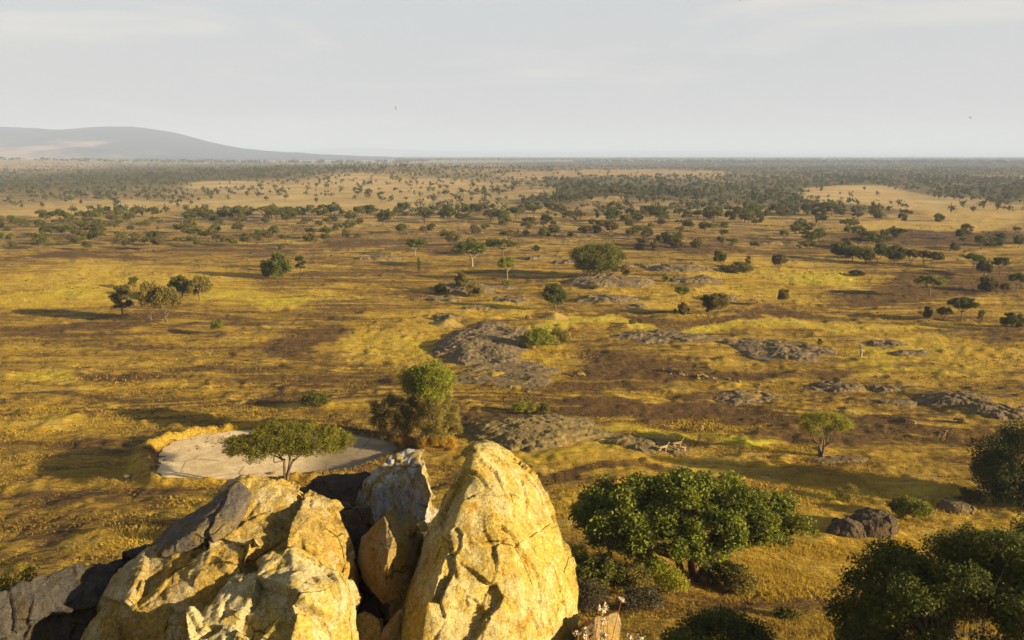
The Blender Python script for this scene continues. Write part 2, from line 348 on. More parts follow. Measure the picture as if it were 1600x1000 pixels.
# ---------------------------------------------------------------- ground cover in the photo's layout (kept as patches on the ground)
# (u, v, ru, rv, burn, lush)
PATCH = [
 (100,350,260,9,.15,0),(700,372,900,14,.16,0),(1450,372,200,16,.35,0),(100,402,140,8,.5,0),(350,392,200,10,.3,0),(620,384,160,8,.35,0),(1050,388,180,8,.45,0),(1300,392,160,6,.3,0),
 (160,440,220,26,-0.59,.25),(60,470,120,22,-0.52,.3),(430,460,150,14,-0.39,.35),(360,470,80,8,-0.26,.3),(560,430,120,10,.15,0),(150,412,130,5,-0.26,.1),
 (1180,408,150,6,-0.39,.1),(1230,430,170,16,-0.59,.3),(1330,440,90,16,-0.52,.3),(1480,440,170,22,.45,0),(1330,462,120,10,.4,0),(1180,462,120,14,-0.45,.25),(1010,462,120,10,-0.39,.15),
 (1240,494,110,9,.6,0),(1060,498,160,7,.55,0),(1450,480,130,10,.0,.1),(1530,520,130,8,.4,0),(1550,470,60,10,-0.26,.1),
 (960,508,260,8,-0.65,.45),(1250,512,300,9,-0.72,.35),(1480,548,200,34,-0.52,.25),(1340,575,160,10,-0.39,.2),(1450,590,180,10,-0.33,.3),(860,560,80,40,-0.78,.1),(760,480,120,14,-0.59,.25),(640,500,60,16,-0.39,.2),(900,500,60,10,-0.65,.4),
 (640,545,90,28,-0.59,.3),(700,590,40,8,-0.39,.1),(520,540,80,34,.35,0),(170,512,110,14,.35,0),(300,500,220,10,.25,0),(60,520,120,12,.2,0),(330,560,120,14,-0.13,.2),(420,520,90,8,-0.20,.1),
 (50,582,110,18,-0.65,.4),(220,598,100,8,-0.26,.25),(250,575,160,10,.35,0),(450,590,160,12,.1,0),(380,615,80,10,-0.26,.05),(150,650,160,14,-0.13,.0),(40,668,80,14,-0.39,.25),
 (230,628,220,6,.2,0),(480,625,80,18,.55,0),(600,600,120,20,.15,0),(90,700,140,16,.1,0),
 (1000,580,200,28,.45,0),(940,615,180,14,.35,0),(1200,585,100,10,.4,0),(1180,600,140,8,-0.13,.1),(1100,640,420,16,.75,0),(1000,622,130,12,-0.45,.05),(1350,660,260,22,.55,0),(760,640,140,14,.7,0),(1400,635,60,14,.5,0),(1480,700,160,20,.25,0),(1250,690,170,14,.2,0),(1180,700,120,8,-0.33,0),
 (1080,668,110,8,-1.17,.95),(930,655,50,9,-0.65,.6),(1160,672,60,5,-0.65,.5),(950,700,60,12,-0.78,.3),(920,720,90,9,-0.52,.2),(920,742,220,9,.6,0),(640,735,60,14,.1,0),(1030,715,60,14,-0.52,.1),
 (1250,765,170,14,-0.33,.35),(1450,745,110,14,-0.13,.2),(1380,775,200,14,-0.39,.3),(900,790,90,26,-0.72,.05),(1280,860,200,80,-0.85,.05),(1180,790,90,14,-0.65,.1),(1500,790,90,20,-0.52,.1),(1360,800,40,10,.3,0),(1180,950,120,16,.3,0),
 (90,790,160,50,.22,0),(60,860,110,24,.15,0),(230,830,80,30,-0.39,.05),(330,790,60,20,-0.13,.1),(280,770,60,14,.35,0),(40,740,70,30,.05,0),(180,700,160,20,.3,0),
 (340,280,140,10,-0.39,0),(560,300,260,30,-0.65,0),(330,310,300,20,-0.65,0),(120,330,160,14,-0.52,0),(1330,305,110,16,-0.91,0),(1400,318,130,10,-0.91,0),(1560,332,120,14,-0.78,0),(1450,352,160,8,-0.78,0),(1500,372,140,8,.35,0),(1480,362,120,3,.5,0),
]
# coverage of trees, columns of 100 photo pixels (used for the woodland floor and to scatter the far trees)
VROW = [246,254,262,270,280,290,300,310,320,330,340,350,360,375,390]
CTAB = np.array([
 [0,0,0,0,0,1,2,4,7,8,8,8,8,8,8,8],
 [1,3,5,6,6,6,5,5,7,8,8,8,8,8,8,8],
 [4,6,8,9,6,5,5,5,5,4,5,7,8,8,8,8],
 [7,8,8,7,6,3,4,5,5,5,4,5,6,7,6,5],
 [7,7,6,5,4,2,2,3,6,6,6,6,8,7,8,8],
 [6,6,5,4,2,2,2,2,6,7,8,8,8,3,6,8],
 [5,5,5,4,2,2,2,3,7,8,8,8,8,2,4,8],
 [4,4,4,3,2,2,3,4,8,7,6,6,7,5,3,6],
 [3,1,1,3,1,1,2,4,8,5,6,6,7,8,3,3],
 [2,1,3,6,4,3,4,6,6,5,6,6,6,8,8,2],
 [2,5,5,5,4,3,4,5,5,5,5,4,3,3,4,1],
 [5,5,5,4,1,2,2,2,4,4,3,2,2,2,1,0],
 [3,3,3,2,2,2,2,1,3,3,2,2,2,4,1,1],
 [3,4,4,1,1,1,1,2,1,2,2,1,0,4,2,2],
],float)/10
def coverage(u, v):
    vr = (np.array(VROW[:-1])+np.array(VROW[1:]))/2
    fv = np.interp(v, vr, np.arange(len(vr))); fu = np.clip(u/100-.5, 0, 15)
    i = np.clip(np.floor(fv).astype(int), 0, len(vr)-2); j = np.clip(np.floor(fu).astype(int), 0, 14); a = fv-i; b = fu-j
    c = (CTAB[i, j]*(1-b)+CTAB[i, j+1]*b)*(1-a)+(CTAB[i+1, j]*(1-b)+CTAB[i+1, j+1]*b)*a
    return np.where((v < 244) | (v > 392), 0, c)
MEADOW = [(1345,306,95,14),(1430,320,90,9),(1300,296,50,5),(1500,338,120,10),(1420,352,150,7),(440,322,150,12),(150,322,150,7),(350,290,60,6),(60,332,90,8),(830,303,34,10),(960,315,40,7),(1000,271,130,5),(840,275,60,6)]
def meadow(u, v):
    m = 0
    for a, b, c, d in MEADOW: m = np.maximum(m, 1-sstep(.7, 1.25, np.hypot((u-a)/c, (v-b)/d)))
    return m
TRACKS = [([0,300,600,800,1000,1300,1600],[640,628,611,613,622,640,668]),([0,300,600,800,1000,1300,1600],[646,633,615,618,628,648,677]),([0,200,420,600],[668,652,640,622]),([800,1000,1300,1600],[626,641,664,700]),([0,250,500,640],[612,604,600,606])]
def build_ground():
    # polar grid round the camera, fine inside the view
    vv = np.concatenate([np.arange(1060, 300, -1.6), np.arange(300, 262, -.8), np.arange(262, 246, -.5)])
    dep = PITCH+np.arctan((vv-500)/F)
    zz = np.interp(dep, [.02, .1, .55, .72], [0, 0, 9, 14.])
    Dm = (CZ-zz)/np.tan(dep); Dm = np.maximum.accumulate(Dm)
    D = np.concatenate([np.geomspace(.4, 30, 60), Dm[Dm > 30.3]]); D = D[np.concatenate([[True], np.diff(D) > .01])]
    D = np.concatenate([D, np.geomspace(D[-1]*1.08, 42000, 26)])
    az = np.concatenate([np.linspace(-180, -41, 60, endpoint=False), np.linspace(-41, 41, 900, endpoint=False), np.linspace(41, 180, 60, endpoint=False)])
    A = np.radians(az); nA = len(A); nD = len(D)
    X = (D[:, None]*np.sin(A)[None]).ravel(); Y = (D[:, None]*np.cos(A)[None]).ravel()
    Z = H(X, Y); R = np.hypot(X, Y); Z0 = Z.copy()
    near = 1-sstep(120, 320, R)
    Z += near*sstep(30, 40, R)*(.13*(vnoise(X/.8, Y/.8, seed=11)-.5)+.22*(vnoise(X/2.1, Y/1.7, seed=12)-.5)) + sstep(45, 90, R)*(1-sstep(350, 700, R))*(.34*fbm(X/6, Y/4.5, oct=3, seed=14)+.18*np.maximum(fbm(X/2.6, Y/2.2, oct=2, seed=16)-.25, 0)*3) + sstep(150, 400, R)*(1-sstep(500, 1500, R))*.5*(vnoise(X/5, Y/5, seed=13)-.5)
    pm = sstep(1.02, 1.12, np.hypot((X-PAN[0])/PAX[0], (Y-PAN[1])/PAX[1])/(1.06)); Z = Z0+(Z-Z0)*pm-.08*(1-pm)
    u, v, d = proj(X, Y, Z); front = (Y > 0)
    # fractal warp of the patch outlines, in metres on the ground
    w = sstep(0, 1, np.clip(R/400, 0, 1))
    du = F/d*(3.5+.01*R); 
    uu = u+fbm(X/(9+.05*R), Y/(9+.05*R), seed=41)*du*2.4+fbm(X/(3+.02*R), Y/(3+.02*R), seed=45)*du*.8; 
    s = 1/np.maximum(F*CZ/np.maximum(R, 20)**2, 1e-4)
    v2 = v+fbm(X/(9+.05*R), Y/(7+.05*R), seed=42)*1.5*np.minimum(26, F*CZ/np.maximum(R, 20)**2*(7+.03*R))
    burn = np.full(len(X), .49)+.07*sstep(380, 420, v)*(1-sstep(640, 720, v)); lush = np.full(len(X), .12)
    for a, b, c, e, q, l in PATCH:
        k = np.hypot((uu-a)/c, (v2-b)/e); f = 1-sstep(.45, 1.15, k)
        burn += q*f; lush += l*f
    for us, vs in TRACKS:
        tv = np.interp(u, us, vs); ok = (u > us[0]-5) & (u < us[-1]+5)
        g = np.exp(-((v+1.5*fbm(X/6, Y/6, seed=44)-tv)/1.1)**2)*ok; burn += -.5*g
        g = np.exp(-((v+1.5*fbm(X/6, Y/6, seed=44)-tv-2.6)/1.3)**2)*ok; burn += .35*g
    rr = np.hypot((X-PAN[0])/PAX[0], (Y-PAN[1])/PAX[1])
    berm = np.exp(-((rr-1.15)/.08)**2)*(X < PAN[0]+4); burn -= .5*berm; lush += .15*berm
    burn += .7*np.exp(-((rr-1.16)/.1)**2)*(X > PAN[0]+6)
    dm = .5+.5*np.sign(X); 
    burn = np.where(front, burn, .4); lush = np.where(front, lush, .1)
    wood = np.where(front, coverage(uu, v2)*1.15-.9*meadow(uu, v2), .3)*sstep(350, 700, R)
    wood = np.where(R > 5500, .55+.9*fbm(X/2500, Y/900, seed=51), wood)
    cov = np.stack([np.clip(burn, 0, 1), np.clip(lush, 0, 1), np.clip(wood, 0, 1), np.ones(len(X))], 1)
    i = np.arange(nD-1)[:, None]*nA; j = np.arange(nA)[None]; k = (j+1) % nA
    Fq = np.stack([i+j, i+k, i+nA+k, i+nA+j], -1).reshape(-1, 4)[:, ::-1]
    V = np.concatenate([np.stack([X, Y, Z], 1), [[0, 0, 33.35]]]); cov = np.concatenate([cov, [[.4, .1, 0, 1]]])
    jj = np.arange(nA); fan = np.stack([np.full(nA, len(V)-1), (jj+1) % nA, jj], 1)
    o = link('ground', mesh_of('ground', V, [Fq, fan], [M['ground']], True, {'cover': cov})); tag(o, kind='structure')
build_ground()

# dry clay pan
def build_pan():
    m, nt, bs = new_mat('dried_mud'); L = nt.links; p = coords(nt, 'World')
    n = noise(nt, p, .35, 5, .6, .4); n2 = noise(nt, p, 5, 4, .7)
    col = ramp(nt, n, [(.3, (.50, .355, .165)), (.6, (.76, .57, .30))]); col = mix(nt, .8, col, ramp(nt, n2, [(.3, .7), (.7, 1.1)]), 'MULTIPLY'); col = mix(nt, ramp(nt, noise(nt, p, 1.1, 6, .75), [(.50, 0), (.68, .7)]), col, (.34, .25, .12))
    wp = mix(nt, 4., p, nd(nt, 'ShaderNodeTexNoise', inp={'Scale': .4, 'Detail': 6}).outputs['Color'], 'ADD')
    vr = nd(nt, 'ShaderNodeTexVoronoi', feature='DISTANCE_TO_EDGE', inp={'Scale': .17}); L.new(wp, vr.inputs['Vector'])
    c = maths(nt, 'MULTIPLY', ramp(nt, vr.outputs['Distance'], [(0, .8), (.008, .5), (.02, 0)]), ramp(nt, noise(nt, p, .22, 3), [(.47, 0), (.56, 1)]))
    col = mix(nt, c, col, (.15, .11, .05))
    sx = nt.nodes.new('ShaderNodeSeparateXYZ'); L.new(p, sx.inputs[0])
    right_dark = nd(nt, 'ShaderNodeMapRange', inp={'From Min': -22.5, 'From Max': -19.5}); L.new(maths(nt, 'ADD', sx.outputs['X'], maths(nt, 'MULTIPLY', n, 3.)), right_dark.inputs['Value'])
    col = mix(nt, maths(nt, 'MULTIPLY', right_dark.outputs[0], .75), col, (.13, .095, .055))  # mud turns darker brown towards the right end
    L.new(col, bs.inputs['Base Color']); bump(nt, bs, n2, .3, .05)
    th = np.linspace(0, 2*np.pi, 160, endpoint=False); rs = np.linspace(0.02, 1.04, 40)
    R_ = rs[:, None]*(PANR*(1+.05*np.sin(3*th+1)+.04*np.sin(5*th)+.08*fbm(np.cos(th)*4+9, np.sin(th)*4, oct=5, seed=61)))[None]
    X = (PAN[0]+R_*PAX[0]*np.cos(th)).ravel(); Y = (PAN[1]+R_*PAX[1]*np.sin(th)).ravel()
    Z = PANZ+.05*fbm(X/4, Y/4, seed=62)+0*X
    i = np.arange(39)[:, None]*160; j = np.arange(160)[None]; k = (j+1) % 160
    Fq = np.stack([i+j, i+160+j, i+160+k, i+k], -1).reshape(-1, 4)
    V = np.concatenate([np.stack([X, Y, Z], 1), [[*PAN, PANZ]]]); jj = np.arange(160)
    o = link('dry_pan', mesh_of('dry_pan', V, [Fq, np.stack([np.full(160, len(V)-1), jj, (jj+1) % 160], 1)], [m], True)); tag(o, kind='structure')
build_pan()

# mountain on the left and the faint plateau on the horizon
def hill_mesh(name, us, vs, Y0, Yb, Yf, nx, ny, mat, base=-8, foot=1.6):
    u = np.linspace(us[0], us[-1], nx); crest_v = np.interp(u, us, vs); crest_v = np.convolve(np.pad(crest_v, 4, 'edge'), np.ones(9)/9, 'valid')
    Xc = (u-800)/F*Y0*1.0; hz = CZ+Y0*np.tan(-(PITCH+np.arctan((crest_v-500)/F)))
    g = np.concatenate([np.linspace(-1, 0, ny//2*2)[:-1], np.linspace(0, 1, ny//2)])
    Yv = np.where(g < 0, Y0+g*(Y0-Yf), Y0+g*(Yb-Y0))
    prof = np.where(g < 0, (1+g)**foot, (1-g)**1.4)
    X = np.broadcast_to(Xc[None], (len(g), nx)); Y = np.broadcast_to(Yv[:, None], X.shape)
    n = fbm(X/900, Y/900, oct=6, seed=71)-.35*np.abs(fbm(X/330, Y/1400, oct=4, seed=73))
    Z = base+(hz-base)[None]*prof[:, None]+n*prof[:, None]*(1-prof[:, None])*1.6*np.maximum(hz, 0)[None]*.5+fbm(X/160, Y/160, oct=3, seed=72)*6*prof[:, None]
    ny_ = len(g); i = np.arange(ny_-1)[:, None]*nx; j = np.arange(nx-1)[None]
    Fq = np.stack([i+j, i+j+1, i+nx+j+1, i+nx+j], -1).reshape(-1, 4)
    o = link(name, mesh_of(name, np.stack([X, Y, Z], -1).reshape(-1, 3), [Fq], [mat], True)); tag(o, kind='structure'); return o
def mountain_mat():
    m, nt, bs = new_mat('mountain_slope'); L = nt.links; p = coords(nt, 'World')
    sx = nt.nodes.new('ShaderNodeSeparateXYZ'); L.new(p, sx.inputs[0])
    n = noise(nt, p, .0016, 6, .6); n2 = noise(nt, p, .012, 5, .7)
    z = nd(nt, 'ShaderNodeMapRange', inp={'From Min': 20, 'From Max': 210}); L.new(sx.outputs['Z'], z.inputs['Value'])
    f = maths(nt, 'ADD', maths(nt, 'ADD', z.outputs[0], maths(nt, 'MULTIPLY', maths(nt, 'SUBTRACT', n, .5), 1.6)), maths(nt, 'MULTIPLY', maths(nt, 'SUBTRACT', n2, .5), .8))
    xr = nd(nt, 'ShaderNodeMapRange', inp={'From Min': -3600, 'From Max': -2700}); L.new(sx.outputs['X'], xr.inputs['Value'])
    f = maths(nt, 'ADD', f, xr.outputs[0])
    L.new(ramp(nt, f, [(.30, (.38, .26, .16)), (.62, (.07, .06, .045)), (.85, (.02, .02, .022))]), bs.inputs['Base Color']); bs.inputs['Roughness'].default_value = 1
    return m
MM = mountain_mat()
hill_mesh('mountain', [-700,-300,-60,0,50,100,150,190,225,260,300,330,370,400,430,480,545,640], [240,215,200,198,198,203,200,197,197,202,210,220,229,234,236,239,243,246], 8000, 11000, 4300, 220, 80, MM, foot=2.2)
hill_mesh('distant_hills', [380,450,500,540,600,680,760,900,1040,1130,1200,1500,1900], [242,238,233,230,231,236,237,238,236,236,241,243,244], 26000, 30000, 22000, 160, 30, MM)
# ---------------------------------------------------------------- boulders: hulls in world space, fused, then weathered
def hull_bm(bm, pts):
    vs = [bm.verts.new(p) for p in pts]
    r = bmesh.ops.convex_hull(bm, input=vs)
    kill = [g for g in set(r['geom_interior'])|set(r['geom_unused']) if isinstance(g, bmesh.types.BMVert) and g.is_valid]
    bmesh.ops.delete(bm, geom=kill, context='VERTS')
def evaluated(o):
    dg = bpy.context.evaluated_depsgraph_get(); me = bpy.data.meshes.new_from_object(o.evaluated_get(dg)); return me
def boulder(name, hulls, mat, voxel=.03, seed=1, rough=1., origin=None, smoothit=2, facet=1., zs=1., label=None, cat='boulder', group=None, cracks=()):
    me0 = bpy.data.meshes.new('tmp'); bm = bmesh.new()
    org = np.mean([p for h in hulls for p in h], 0) if origin is None else np.array(origin, float)
    for h in hulls:
        b2 = bmesh.new(); hull_bm(b2, [Vector(np.array(p)-org) for p in h]); t = bpy.data.meshes.new('t'); b2.to_mesh(t); b2.free(); bm.from_mesh(t); bpy.data.meshes.remove(t)
    bm.to_mesh(me0); bm.free()
    o = bpy.data.objects.new('tmp', me0); COL.objects.link(o)
    r = o.modifiers.new('r', 'REMESH'); r.mode = 'VOXEL'; r.voxel_size = voxel
    s = o.modifiers.new('s', 'SMOOTH'); s.iterations = smoothit; s.factor = .6
    me = evaluated(o); bpy.data.objects.remove(o); bpy.data.meshes.remove(me0)
    n = len(me.vertices); co = np.empty(n*3, np.float32); me.vertices.foreach_get('co', co); co = co.reshape(-1, 3).astype(float)
    no = np.empty(n*3, np.float32); me.vertices.foreach_get('normal', no); no = no.reshape(-1, 3)
    q = co+org+seed*13.1
    w = np.stack([fbm(q[:,0]*.9, q[:,1]*.9, q[:,2]*.9, seed=seed+k) for k in (0, 20, 40)], 1)
    d = .16*fbm(q[:,0]*.75, q[:,1]*.75, q[:,2]*.75, oct=3, seed=seed)
    d += facet*.20*facets(q+w*.25, np.array([.95, .95, .6*zs]), seed)+facet*.055*facets(q+w*.12, np.array([2.6, 2.6, 1.5*zs]), seed+31)+facet*.014*facets(q+w*.05, np.array([8., 8., 5.*zs]), seed+61)
    rn = 1-np.abs(fbm(q[:,0]*1.3+w[:,0], q[:,1]*1.3, q[:,2]*.8+w[:,1], oct=5, seed=seed+9)); d += .06*(rn-.8)
    d += .036*fbm(q[:,0]*6, q[:,1]*6, q[:,2]*5, oct=5, seed=seed+5, gain=.6)
    co = co+no*(d*rough)[:, None]
    for (path, width, depth) in cracks:       # grooves along given world polylines
        pa = np.array(path)-org; best = np.full(n, 9.)
        for a, b in zip(pa[:-1], pa[1:]):
            ab = b-a; t = np.clip(((co-a)@ab)/(ab@ab), 0, 1); best = np.minimum(best, np.linalg.norm(co+w*.06-(a+t[:, None]*ab), axis=1))
        co = co-no*(depth*(1-sstep(0, width, best)))[:, None]
    me.vertices.foreach_set('co', co.astype(np.float32).ravel()); me.update()
    me.materials.clear(); me.materials.append(mat); me.polygons.foreach_set('use_smooth', np.ones(len(me.polygons), bool))
    me.name = name; o = link(name, me, loc=Vector(org)); tag(o, label, cat, group); return o
def Q(l): return [P(*k) for k in l]
def back(l, dy, dz=-.4): return [P(*k)+np.array([0, dy, dz]) for k in l]

# tall golden spire
o1 = [(730,710,12.9),(742,701,12.9),(712,744,12.6),(694,800,12.2),(667,860,11.8),(647,925,11.4),(624,1010,10.9),(600,1110,10.4)]
o2 = [(768,700,13.2),(796,712,13.2),(834,745,13.0),(856,792,12.8),(882,862,12.5),(894,925,12.3),(897,1010,12.0),(905,1120,11.6)]
f0 = [(742,722,12.4),(722,790,11.7),(698,870,11.1),(668,950,10.5),(650,1060,10.1),(790,790,11.9),(800,880,11.2),(815,960,10.8),(820,1080,10.4),(745,760,12.0),(745,1080,10.0)]
boulder('boulder', [Q(o1)+Q(o2)+Q(f0)+back(o1, 1.0)+back(o2, 1.0, -.6)], M['spire'], .026, 19, .68, facet=1.25, zs=.45,
  cracks=[(Q([(812,752,12.2),(832,820,11.7),(850,900,11.3),(858,960,11.0)]), .05, .07), (Q([(705,880,11.0),(712,925,10.8),(730,945,10.7)]), .06, .07), (Q([(892,935,12.1),(850,948,11.4),(832,935,11.1)]), .05, .09), (Q([(738,716,12.5),(752,810,11.7)]), .05, .05), (Q([(850,945,11.3),(838,1000,11.0)]), .05, .08)],
  label='tallest golden boulder, a smooth pointed spire of lichened rock')
# massif, upper slab and lower left flank fused
b1 = Q([(238,850,11.6),(300,800,11.9),(345,772,12.1),(380,746,12.3),(440,748,12.4),(487,765,12.4),(526,784,12.3),(540,830,11.9),(548,880,11.4),(540,960,11.0),(535,1110,10.6),(380,800,11.6),(470,820,11.4),(500,870,11.0),(400,880,10.9),(330,850,11.1),(240,900,11.0),(330,1110,10.2)])
b1 += back([(238,850,11.6),(345,772,12.1),(440,748,12.4),(526,784,12.3),(548,880,11.4)], 1.3, -1.1)
b2 = Q([(182,903,10.9),(236,852,11.2),(325,842,11.0),(415,838,10.9),(330,905,10.5),(300,1000,10.1),(300,1110,9.8),(142,960,10.6),(112,1008,10.4),(78,1110,10.0),(200,960,10.2)])+back([(182,903,10.9),(236,852,11.2),(112,1008,10.4)], 1.2, -.8)
boulder('boulder', [b1, b2], M['massif'], .028, 23, .85, facet=1.3,
  cracks=[(Q([(240,905,11.0),(330,850,11.0),(372,842,11.0),(395,800,11.5)]), .07, .14), (Q([(372,842,11.0),(385,880,10.8)]), .05, .08), (Q([(385,750,12.2),(375,790,11.7),(392,815,11.4)]), .06, .10)],
  label='widest ochre boulder with a sloping dark left flank')
sl = Q([(228,858,11.25),(262,822,11.45),(345,775,11.85),(374,752,12.05),(392,772,11.8),(372,805,11.35),(332,846,10.9),(250,868,10.95),(300,830,11.0)])+back([(262,822,11.45),(345,775,11.85),(332,846,10.9)], .5, -.6)
boulder('rock', [sl], M['slab'], .022, 29, .55, cat='rock', facet=.8, label='dark grey-brown slab lying on the upper left flank of the widest boulder')
b3 = Q([(332,935,10.2),(356,905,10.4),(412,866,10.7),(456,852,10.8),(498,880,10.6),(528,910,10.4),(534,960,10.2),(550,1012,9.9),(560,1110,9.6),(285,1110,9.1),(288,1000,9.6),(320,965,9.9),(400,930,9.9),(460,940,9.7),(480,1010,9.4),(380,1010,9.3)])
b3 += back([(356,905,10.4),(456,852,10.8),(528,910,10.4),(332,935,10.2)], .9, -.6)
b3b = Q([(287,955,9.7),(299,950,9.8),(325,985,9.6),(345,1110,9.2),(282,1110,9.2),(290,1000,9.4)])+back([(287,955,9.7),(299,950,9.8)], .5, -.4)
boulder('boulder', [b3, b3b], M['front'], .024, 37, .8, facet=1.3, cracks=[(Q([(430,900,10.1),(440,945,9.8),(425,990,9.5)]), .06, .09), (Q([(480,895,10.2),(470,940,9.9)]), .05, .07)],
  label='pale yellow broken block leaning on the front of the widest boulder')
c = Q([(-90,962,10.2),(0,922,10.6),(60,896,10.9),(125,880,11.2),(190,868,11.5),(250,852,11.6),(260,900,11.6),(170,930,11.2),(150,1000,10.9),(60,960,10.7),(0,1010,10.2),(-120,1110,9.6),(120,1120,10.1),(230,1120,10.6)])+back([(0,922,10.6),(125,880,11.2),(250,852,11.6)], 1.0, -1.2)
boulder('boulder', [c], M['grey'], .03, 41, .9, facet=1.1, cracks=[(Q([(30,905,10.8),(70,908,10.6),(110,898,10.8)]), .05, .10)], label='dark grey sloping rock with a dull weathered face, lowest on the left')
d = Q([(563,800,14.4),(567,746,14.7),(592,717,14.9),(640,704,15.0),(664,706,15.0),(674,728,14.9),(677,772,14.6),(666,812,14.2),(640,830,13.9),(600,838,13.8),(566,838,14.0),(590,760,14.2),(640,760,14.2),(655,730,14.5)])+back([(567,746,14.7),(650,704,15.0),(677,772,14.6),(563,800,14.4)], .9, -.8)
d2 = Q([(560,840,14.1),(670,840,14.1),(560,980,14.1),(680,980,14.1)])+back([(560,840,14.1),(670,840,14.1),(600,980,14.1)], 1.0, -.5)
boulder('boulder', [d, d2], M['white'], .024, 53, .8, facet=1.4, cracks=[(Q([(612,712,14.5),(614,760,14.2),(618,830,13.8)]), .07, .2), (Q([(573,755,14.4),(590,800,14.1)]), .05, .1), (Q([(645,715,14.7),(640,800,14.0)]), .05, .08)], label='blue-grey rock streaked with white between the two big boulders')
e = Q([(600,807,12.0),(562,838,12.0),(556,880,11.8),(576,925,11.5),(597,952,11.3),(624,936,11.4),(640,905,11.7),(653,878,11.9),(657,846,12.1),(628,822,12.1),(606,870,11.3),(615,840,11.6)])+back([(600,807,12.0),(657,846,12.1),(556,880,11.8),(597,952,11.3)], .7, -.2)
boulder('boulder', [e], M['wedge'], .02, 61, .5, facet=.7, cracks=[(Q([(606,815,11.8),(604,870,11.3),(600,900,11.3)]), .04, .05)], label='brown wedge-shaped rock jammed upright in the dark cleft')
g = Q([(452,770,14.2),(478,755,14.6),(520,738,15.0),(566,734,15.2),(600,745,15.2),(600,830,14.4),(560,800,14.2),(500,800,13.9)])+back([(478,755,14.6),(566,734,15.2)], 1.2, -1.2)
boulder('boulder', [g], M['darkrock'], .035, 67, .9, label='low dark brown slab behind the widest boulder, below the clay pan')
k = Q([(520,790,12.6),(562,792,12.8),(566,860,12.4),(596,960,11.9),(560,1000,11.6),(530,1110,11.2),(600,1110,11.2),(530,900,11.8)])+back([(520,790,12.6),(562,792,12.8),(596,960,11.9)], .8, -.4)
boulder('boulder', [k], M['darkrock'], .03, 71, .8, label='blackish rock standing in shade inside the cleft')
k = Q([(552,962,11.0),(570,954,11.1),(592,968,11.0),(594,1010,10.8),(560,1050,10.5),(600,1060,10.5),(548,1010,10.7)])+back([(552,962,11.0),(592,968,11.0)], .5, -.3)
boulder('rock', [k], M['massif'], .018, 73, .4, cat='rock', label='small square orange stone at the bottom of the cleft')
k = Q([(630,950,11.2),(641,962,11.2),(626,1010,10.8),(596,1010,10.7),(602,985,10.9),(590,1070,10.4),(640,1070,10.5)])+back([(630,950,11.2),(596,1010,10.7)], .5, -.3)
boulder('rock', [k], M['wedge'], .018, 79, .4, cat='rock', label='narrow tilted stone leaning against the foot of the golden spire')
k = Q([(618,812,12.2),(640,806,12.3),(650,822,12.2),(640,838,12.0),(622,834,12.0)])+back([(618,812,12.2),(650,822,12.2)], .3, -.2)
boulder('rock', [k], M['wedge'], .014, 83, .3, cat='rock', label='flat brown chip of rock lodged on top of the wedge-shaped rock')
k = Q([(652,816,12.3),(664,812,12.4),(668,826,12.3),(656,832,12.2)])+back([(652,816,12.3),(668,826,12.3)], .25, -.1)
boulder('rock', [k], M['front'], .012, 89, .2, cat='rock', label='smallest pale stone wedged beside the golden spire')
k = Q([(967,956,12.0),(972,975,11.9),(966,1010,11.7),(955,1100,11.3),(930,960,11.6),(905,980,11.4),(893,1010,11.2),(890,1100,10.8),(935,1010,11.1)])+back([(967,956,12.0),(905,980,11.4)], .9, -.6)
boulder('boulder', [k], M['wedge'], .022, 97, .5, label='brown rock with one bright edge, low beside the golden spire')

# ---------------------------------------------------------------- mid-distance dark boulders
def gboulder(u, v, w, h, seed, mat, label, thick=.8, tilt=0, cat='boulder', group=None, rough=1., sink=.3):
    """boulder w,h in photo pixels with its foot at (u,v)"""
    x, y, z, t = hit1(u, v); W = w*t/F; Hh = h*t/F/CP; r = np.random.default_rng(seed)
    pts = []
    for i in range(46):
        a = r.uniform(0, 2*np.pi); c = r.uniform(-.5, 1); k = math.sqrt(max(0, 1-max(c, 0)**2.4))*r.uniform(.88, 1.02)
        pts.append(np.array([x+W*.5*k*math.cos(a)+tilt*c*W*.2, y+W*.5*thick*(1+k*math.sin(a)), z+Hh*max(c, -.3)*r.uniform(.85, 1.)-sink*(c < 0)]))
    return boulder('boulder', [pts], mat, max(W/70, .03), seed, rough*min(1., W/4), origin=(x, y+W*.4, z), label=label, cat=cat, group=group, smoothit=9)
gboulder(1374, 842, 88, 33, 101, M['midrock'], 'larger of two rounded dark boulders in golden grass right of the big green tree', tilt=.4)
gboulder(1332, 842, 66, 23, 103, M['midrock'], 'lower dark boulder leaning left beside the larger rounded dark boulder', thick=.7)
gboulder(1506, 803, 60, 13, 107, M['outcrop'], 'flat pale rock slab in golden grass at the edge of the big bush')
gboulder(1308, 818, 14, 8, 109, M['midrock'], 'small dark rock left of the two rounded dark boulders', cat='rock')
gboulder(825, 498, 10, 6, 111, M['outcrop'], 'small grey rock at the top of the large central outcrop', cat='rock')

